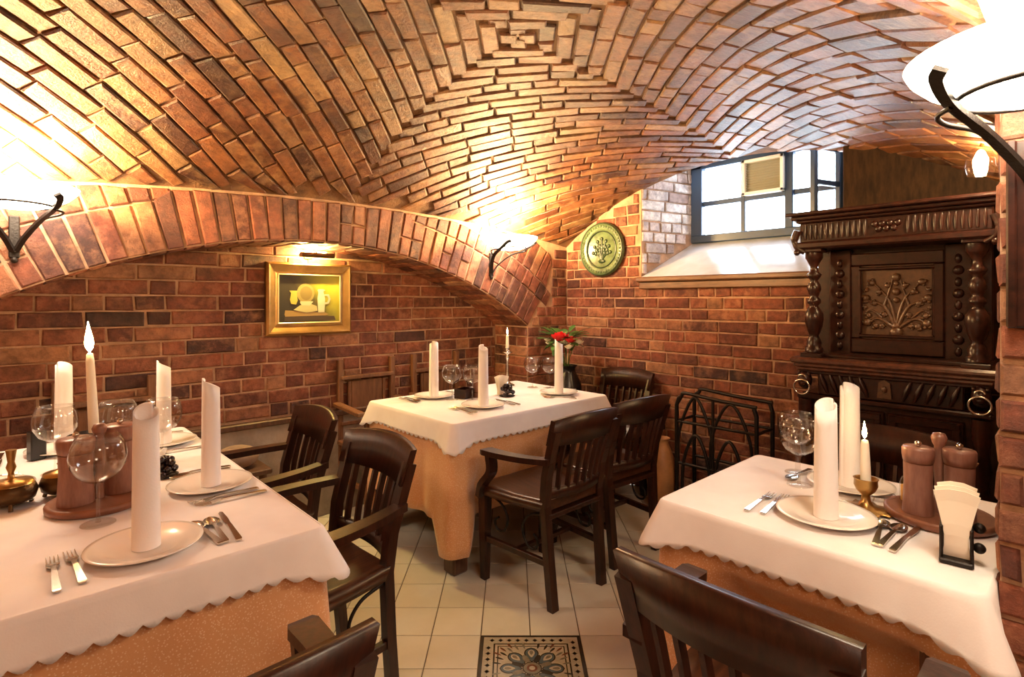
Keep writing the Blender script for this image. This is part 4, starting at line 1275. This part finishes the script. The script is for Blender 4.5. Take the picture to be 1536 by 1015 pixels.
setting(1.975, 2.365, 0, 'on the corner table, front middle', ('outer', 'inner', 'spoon', 'knife'))
setting(1.945, 2.80, pi, 'on the corner table, by the panel-back chair', ('outer', 'inner', 'spoon', 'knife'))
setting(2.60, 2.36, radians(40), 'on the corner table, right end by the flowers', ('outer', 'inner', 'spoon', 'knife'))
setting(1.655, .515, -pi / 2, 'at the front of the small table', ALL, hn=.325)
setting(1.985, .545, pi / 2, 'at the back of the small table near the sideboard', ('spoon',), hn=.335)

# wine glasses
def make_glass(label, loc, k=1.0):
    t = thing('wine_glass', label, 'glass', loc, 0, 'balloon wine glasses')
    G = M['glass']
    b = MB(); b.lathe([(.004, .098), (.02, .101), (.042, .115), (.057, .140), (.0605, .163), (.056, .188), (.047, .208), (.0458, .208), (.0548, .188), (.0592, .163), (.0556, .140), (.041, .117), (.02, .104), (.002, .101)], n=40, caps=False); b.build('glass_bowl', G, t)
    b = MB(); b.lathe([(.0065, .004), (.0042, .015), (.0038, .06), (.0042, .092), (.006, .099)], n=12); b.build('stem', G, t)
    b = MB(); b.lathe([(.001, .0055), (.03, .004), (.037, .0015), (.037, 0), (.001, 0)], n=32, caps=False); b.build('foot', M['glassfoot'], t)
    return t
g0 = make_glass('empty balloon wine glass in front of the round mill board on the long table', (.185, 1.83, ZT_))
g0.scale = (1.08, 1.08, 1.12)
for x, y, lab in ((.130, 2.46, 'empty wine glass left of the lit taper candle on the long table'), (.30, 2.42, 'empty wine glass right behind the lit taper candle on the long table'), (.43, 2.37, 'empty wine glass half hidden behind a rolled napkin at the long table edge'),
                  (1.975, 2.655, 'left one of two wine glasses in front of the silver candlestick'), (2.055, 2.56, 'right one of two wine glasses, beside the wooden mug on the corner table'),
                  (2.665, 2.66, 'left one of two wine glasses near the flower vase on the corner table'), (2.735, 2.56, 'right one of two wine glasses near the flower vase on the corner table'),
                  (1.89, .665, 'left one of two wine glasses behind the rolled napkin on the small table'), (2.02, .72, 'right one of two wine glasses behind the rolled napkin on the small table')):
    g = clone(g0, (x, y, ZT_), R.uniform(0, 3), lab)
    if x > 1: g.scale = (1, 1, 1)

# candles and holders
def flame(par, z, k=1.0, w=CANDLE_W):
    b = MB(); b.lathe([(.0015 * k, 0), (.0062 * k, .008 * k), (.0078 * k, .017 * k), (.0062 * k, .03 * k), (.0032 * k, .045 * k), (.0006 * k, .060 * k)], (0, 0, z + .004), 14); b.build('flame', M['flame'], par, 'burning candle flame')
    b = MB(); b.lathe([(.001, z - .002), (.001, z + .010)], n=6); b.build('wick', M['wick'], par)
def candle(label, loc, h, r=.0145, k=1.0, tilt=(0, 0)):
    t = thing('taper_candle', label, 'candle', loc, 0, 'lit ivory taper candles'); t.rotation_euler = (tilt[0], tilt[1], 0)
    b = MB(); b.lathe([(r, 0), (r * .96, h * .3), (r * .78, h * .9), (r * .6, h * .985), (r * .25, h)], n=20); b.build('wax_shaft', M['wax'], t)
    flame(t, h, k)
    return t
# long table: black dish holder
hd = thing('candle_holder', 'dark candle holder with dish under the tall candle of the long table', 'candlestick', (.225, 2.33, ZT_))
b = MB(); b.lathe([(.055, 0), (.055, .008), (.02, .02), (.012, .04), (.012, .10), (.02, .115), (.062, .128), (.075, .145), (.070, .147), (.055, .135), (.019, .132), (.019, .15), (.015, .15), (.015, .134), (.001, .134)], n=28, caps=False); b.build('dish_and_stem', M['black'], hd)
candle('tall lit candle in the dark dish holder on the long table', (.225, 2.33, ZT_ + .136), .285, .0155, 1.7, (0, radians(-2.5)))
# corner table: silver candlestick
sv = thing('silver_candlestick', 'tall slender silver candlestick on the corner table before the pier', 'candlestick', (2.585, 2.83, ZT_))
b = MB(); b.lathe([(.05, 0), (.052, .006), (.03, .016), (.012, .03), (.010, .05), (.013, .08), (.009, .10), (.008, .17), (.010, .19), (.016, .20), (.010, .21), (.012, .225), (.034, .232), (.036, .237), (.014, .238), (.015, .262), (.019, .265), (.013, .266), (.012, .24), (.001, .24)], n=24, caps=False); b.build('stem_and_base', M['silver'], sv)
candle('short lit candle in the tall silver candlestick', (2.585, 2.83, ZT_ + .242), .115, .0125, .75)
# small table: brass chamber stick
bh = thing('brass_candle_holder', 'footed aged brass candle holder on the small table', 'candlestick', (1.80, .455, ZT_))
b = MB(); b.lathe([(.055, .004), (.05, .008), (.02, .016), (.012, .03), (.011, .045), (.024, .058), (.030, .072), (.029, .088), (.032, .092), (.028, .092), (.022, .075), (.016, .07), (.001, .07)], n=20, caps=False); b.build('cup_and_stem', M['brass'], bh)
for k in range(10):
    a = 2 * pi * k / 10; L = []
    for i in range(5):
        v = i / 4; w = .021 * (1 - .75 * v * v)
        L.append([Vector((((.015 + .055 * v) * cos(a) - u * w * sin(a)), ((.015 + .055 * v) * sin(a) + u * w * cos(a)), .004 + .010 * (1 - v) + .004 * (1 - u * u) * v)) for u in (-1, 0, 1)])
    b = MB(); b.loft(L, False, False, True); b.build('leaf_lobe', M['brass'], bh)
candle('lit candle in the brass holder on the small table', (1.80, .455, ZT_ + .072), .128, .0135, .8, (radians(-2), radians(3)))

# mills on round boards
def mill_set(where, loc, rz, big=.047, extra=True):
    t = thing('round_tray', 'round turned wooden board carrying the mills ' + where, 'tray', loc, rz)
    b = MB(); b.lathe([(.115, 0), (.125, .006), (.126, .018), (.120, .024), (.112, .021), (.001, .021)], n=40, caps=True); b.build('board', M['tray'], t)
    b = MB(); b.lathe([(.014, .021), (.012, .03), (.010, .10), (.014, .16), (.011, .20), (.016, .21), (.019, .224), (.014, .235), (.002, .238)], n=16); b.build('carrying_post', M['mill'], t)
    b.__init__()
    return t
def mill(label, loc, h=.185, r=.04):
    t = thing('pepper_mill', label, 'pepper mill', loc)
    b = MB(); b.lathe([(r, 0), (r, .004), (r * .98, .02), (r * .90, h * .45), (r * .93, h * .72), (r * .93, h * .76)], n=28); b.build('mill_body', M['mill'], t)
    b = MB(); b.lathe([(r * .86, h * .76), (r * .86, h * .775), (r * .96, h * .78), (r * 1.03, h * .88), (r * 1.03, h * .97), (r * .96, h), (.001, h)], n=28); b.build('mill_head', M['mill'], t)
    b = MB(); b.lathe([(.003, h), (.0085, h + .006), (.008, h + .013), (.002, h + .017)], n=12); b.build('mill_knob', M['steel'], t)
    return t
mill_set('on the long table', (.205, 2.0, ZT_), .4)
mill('thick brown wooden mill on the long table board, behind the wine glass', (.150, 1.985, ZT_ + .022), .185, .044)
mill('thick brown wooden mill on the long table board, beside the front napkin', (.258, 2.03, ZT_ + .022), .20, .044)
mill_set('on the small table', (1.872, .300, ZT_), 0)
mill('left brown wooden pepper mill on the small table board', (1.825, .338, ZT_ + .022), .178, .036)
mill('right brown wooden pepper mill on the small table board', (1.862, .255, ZT_ + .022), .180, .036)
def cruet(label, loc, liquid, spoonlike):
    t = thing('condiment_jar', label, 'jar', loc)
    b = MB(); b.lathe([(.022, .001), (.024, .004), (.024, .055), (.019, .068), (.014, .074), (.014, .088), (.017, .09), (.013, .09), (.013, .074), (.001, .07)], n=20, caps=False); b.build('glass_body', M['glass'], t)
    b = MB(); b.lathe([(.021, .004), (.021, .045), (.001, .045)], n=18); b.build('contents', liquid, t)
    if spoonlike:
        b = MB(); b.tube([(0, 0, .02), (.012, -.012, .085), (.035, -.035, .125)], .0025, 6); b.build('jar_spoon', M['steel'], t)
    return t
cruet('small glass condiment jar with yellow contents left of the mills', (1.900, .372, ZT_ + .022), M['sauce'], False)
cruet('small glass jar with a sticking-out spoon behind the mills', (1.945, .265, ZT_ + .022), M['clay'], True)
# napkin holder on the small table
nh = thing('napkin_holder', 'black iron napkin holder with side scrolls near the pier', 'napkin holder', (1.605, .225, ZT_), radians(97))
b = MB(); b.box((0, 0, .006), (.062, .075, .012), ch=.003); b.box((-.027, 0, .045), (.007, .06, .08), ch=.003); b.box((.027, 0, .045), (.007, .06, .08), ch=.003); b.build('holder_frame', M['iron'], nh)
for z in (.04, .085):
    b = MB(); b.sphere((-.04, 0, z), .012, 10, 8); b.build('side_knob', M['iron'], nh)
def fan(label, loc, rz, h=.165):
    t = thing('paper_napkins', label, 'napkins', loc, rz)
    for k in range(7):
        y = -.012 + .004 * k; b = MB(); L = []
        for i in range(7):
            v = i / 6; w = .020 + .012 * abs(v - .25) ** 1.2 * 2 * (1 + .05 * k)
            L.append([Vector((u * w, y + (y * .9) * v + .004 * sin(5 * v + k), h * v * (1 - .02 * ((k * 7) % 4)) - .012 * abs(u) * v)) for u in (-1, -.33, .33, 1)] + [Vector((u * w, y + (y * .9) * v + .004 * sin(5 * v + k) + .003, h * v * (1 - .02 * ((k * 7) % 4)) - .012 * abs(u) * v)) for u in (1, .33, -.33, -1)])
        b.loft(L, True, True, False); b.build('napkin_sheet', M['paper'], t)
    return t
fan('fan of white paper napkins in the black iron holder', (1.605, .225, ZT_ + .013), radians(97))
# corner table: wooden mug, dark box, grapes with napkins
mg = thing('wooden_mug', 'tall brown wooden mug behind the front napkin of the corner table', 'mug', (2.165, 2.63, ZT_))
b = MB(); b.lathe([(.040, 0), (.042, .004), (.038, .1), (.040, .172), (.036, .172), (.034, .02), (.001, .02)], n=24, caps=False); b.build('mug_body', M['mill'], mg)
b = MB()
for z in (.03, .15): b.tube([(.042 * cos(2 * pi * i / 24), .042 * sin(2 * pi * i / 24), z) for i in range(24)], .002, 5, closed=True)
b.build('hoops', M['bronze'], mg)
bx_ = thing('wooden_caddy', 'low dark open wooden caddy between glasses and mug', 'box', (2.075, 2.66, ZT_), radians(20))
b = MB(); b.box((0, 0, .006), (.11, .08, .01)); b.box((0, .037, .03), (.11, .008, .055)); b.box((0, -.037, .03), (.11, .008, .055)); b.box((.052, 0, .03), (.008, .068, .055)); b.box((-.052, 0, .03), (.008, .068, .055)); b.build('caddy_box', M['ebony'], bx_)
def grapes(label, loc, k=1.0):
    t = thing('grape_ornament', label, 'ornament', loc, R.uniform(0, 3))
    rr = random.Random(3)
    for i in range(24):
        a = rr.uniform(0, 6.28); z = rr.uniform(.012, .062) * k; r_ = (.052 - .45 * z) * k * rr.uniform(.2, 1)
        b = MB(); b.sphere((r_ * cos(a), r_ * sin(a), z), .0125 * k, 10, 7); b.build('grape', M['winedark'], t)
    b = MB(); b.lathe([(.04 * k, 0), (.045 * k, .006), (.002, .008)], n=20); b.build('ornament_base', M['iron'], t)
    return t
grapes('dark grape bunch ornament on the corner table with paper napkins', (2.30, 2.52, ZT_), 1.1)
fan('small white paper napkins standing behind the dark grapes', (2.325, 2.60, ZT_), radians(-10), .125)
grapes('dark grape bunch ornament beside the napkin on the long table', (.40, 2.17, ZT_), .95)
fan('small white paper napkins behind the grapes of the long table', (.385, 2.245, ZT_), radians(60), .085)
# brass pots on the long table
def brass_pot(name, label, loc, k, stem):
    t = thing(name, label, 'brass dish', loc)
    b = MB(); b.lathe([(.035 * k, .012), (.055 * k, .022), (.062 * k, .045), (.055 * k, .062), (.05 * k, .066)], n=28); b.build('pot_body', M['bronze'], t)
    b = MB(); b.lathe([(.053 * k, .066), (.05 * k, .074), (.02 * k, .080), (.008, .084)] + ([(.007, .10), (.012, .115), (.008, .13), (.013, .165)] if stem else [(.007, .094), (.011, .1), (.004, .106)]), n=24); b.build('pot_lid', M['brass'], t)
    for i in range(3):
        a = 2 * pi * i / 3 + .5; b = MB(); b.tube([(.042 * k * cos(a), .042 * k * sin(a), .024), (.052 * k * cos(a), .052 * k * sin(a), .0)], .006, 6); b.build('foot', M['bronze'], t)
    return t
brass_pot('brass_oil_lamp', 'footed brass pot with a tall stem cut by the picture edge', (.015, 2.15, ZT_), 1.0, True)
brass_pot('brass_dish', 'small lidded brass dish left of the mill board on the long table', (.128, 2.17, ZT_), .85, False)
b = MB(); b.box((0, 0, .055), (.05, .035, .11), ch=.004)
o = b.build('dark_bottle_caddy', M['black']); o.location = (.09, 2.72, ZT_); o.rotation_euler = (0, 0, .4)
tag(o, 'small black square holder near the far end of the long table', 'holder')
# ashtray on the small table
b = MB(); b.lathe([(.04, 0), (.048, .022), (.044, .024), (.036, .008), (.001, .007)], n=24, caps=False)
o = b.build('glass_ashtray', M['glass']); o.location = (1.905, .45, ZT_); tag(o, 'clear glass ashtray behind the brass candle holder', 'ashtray')
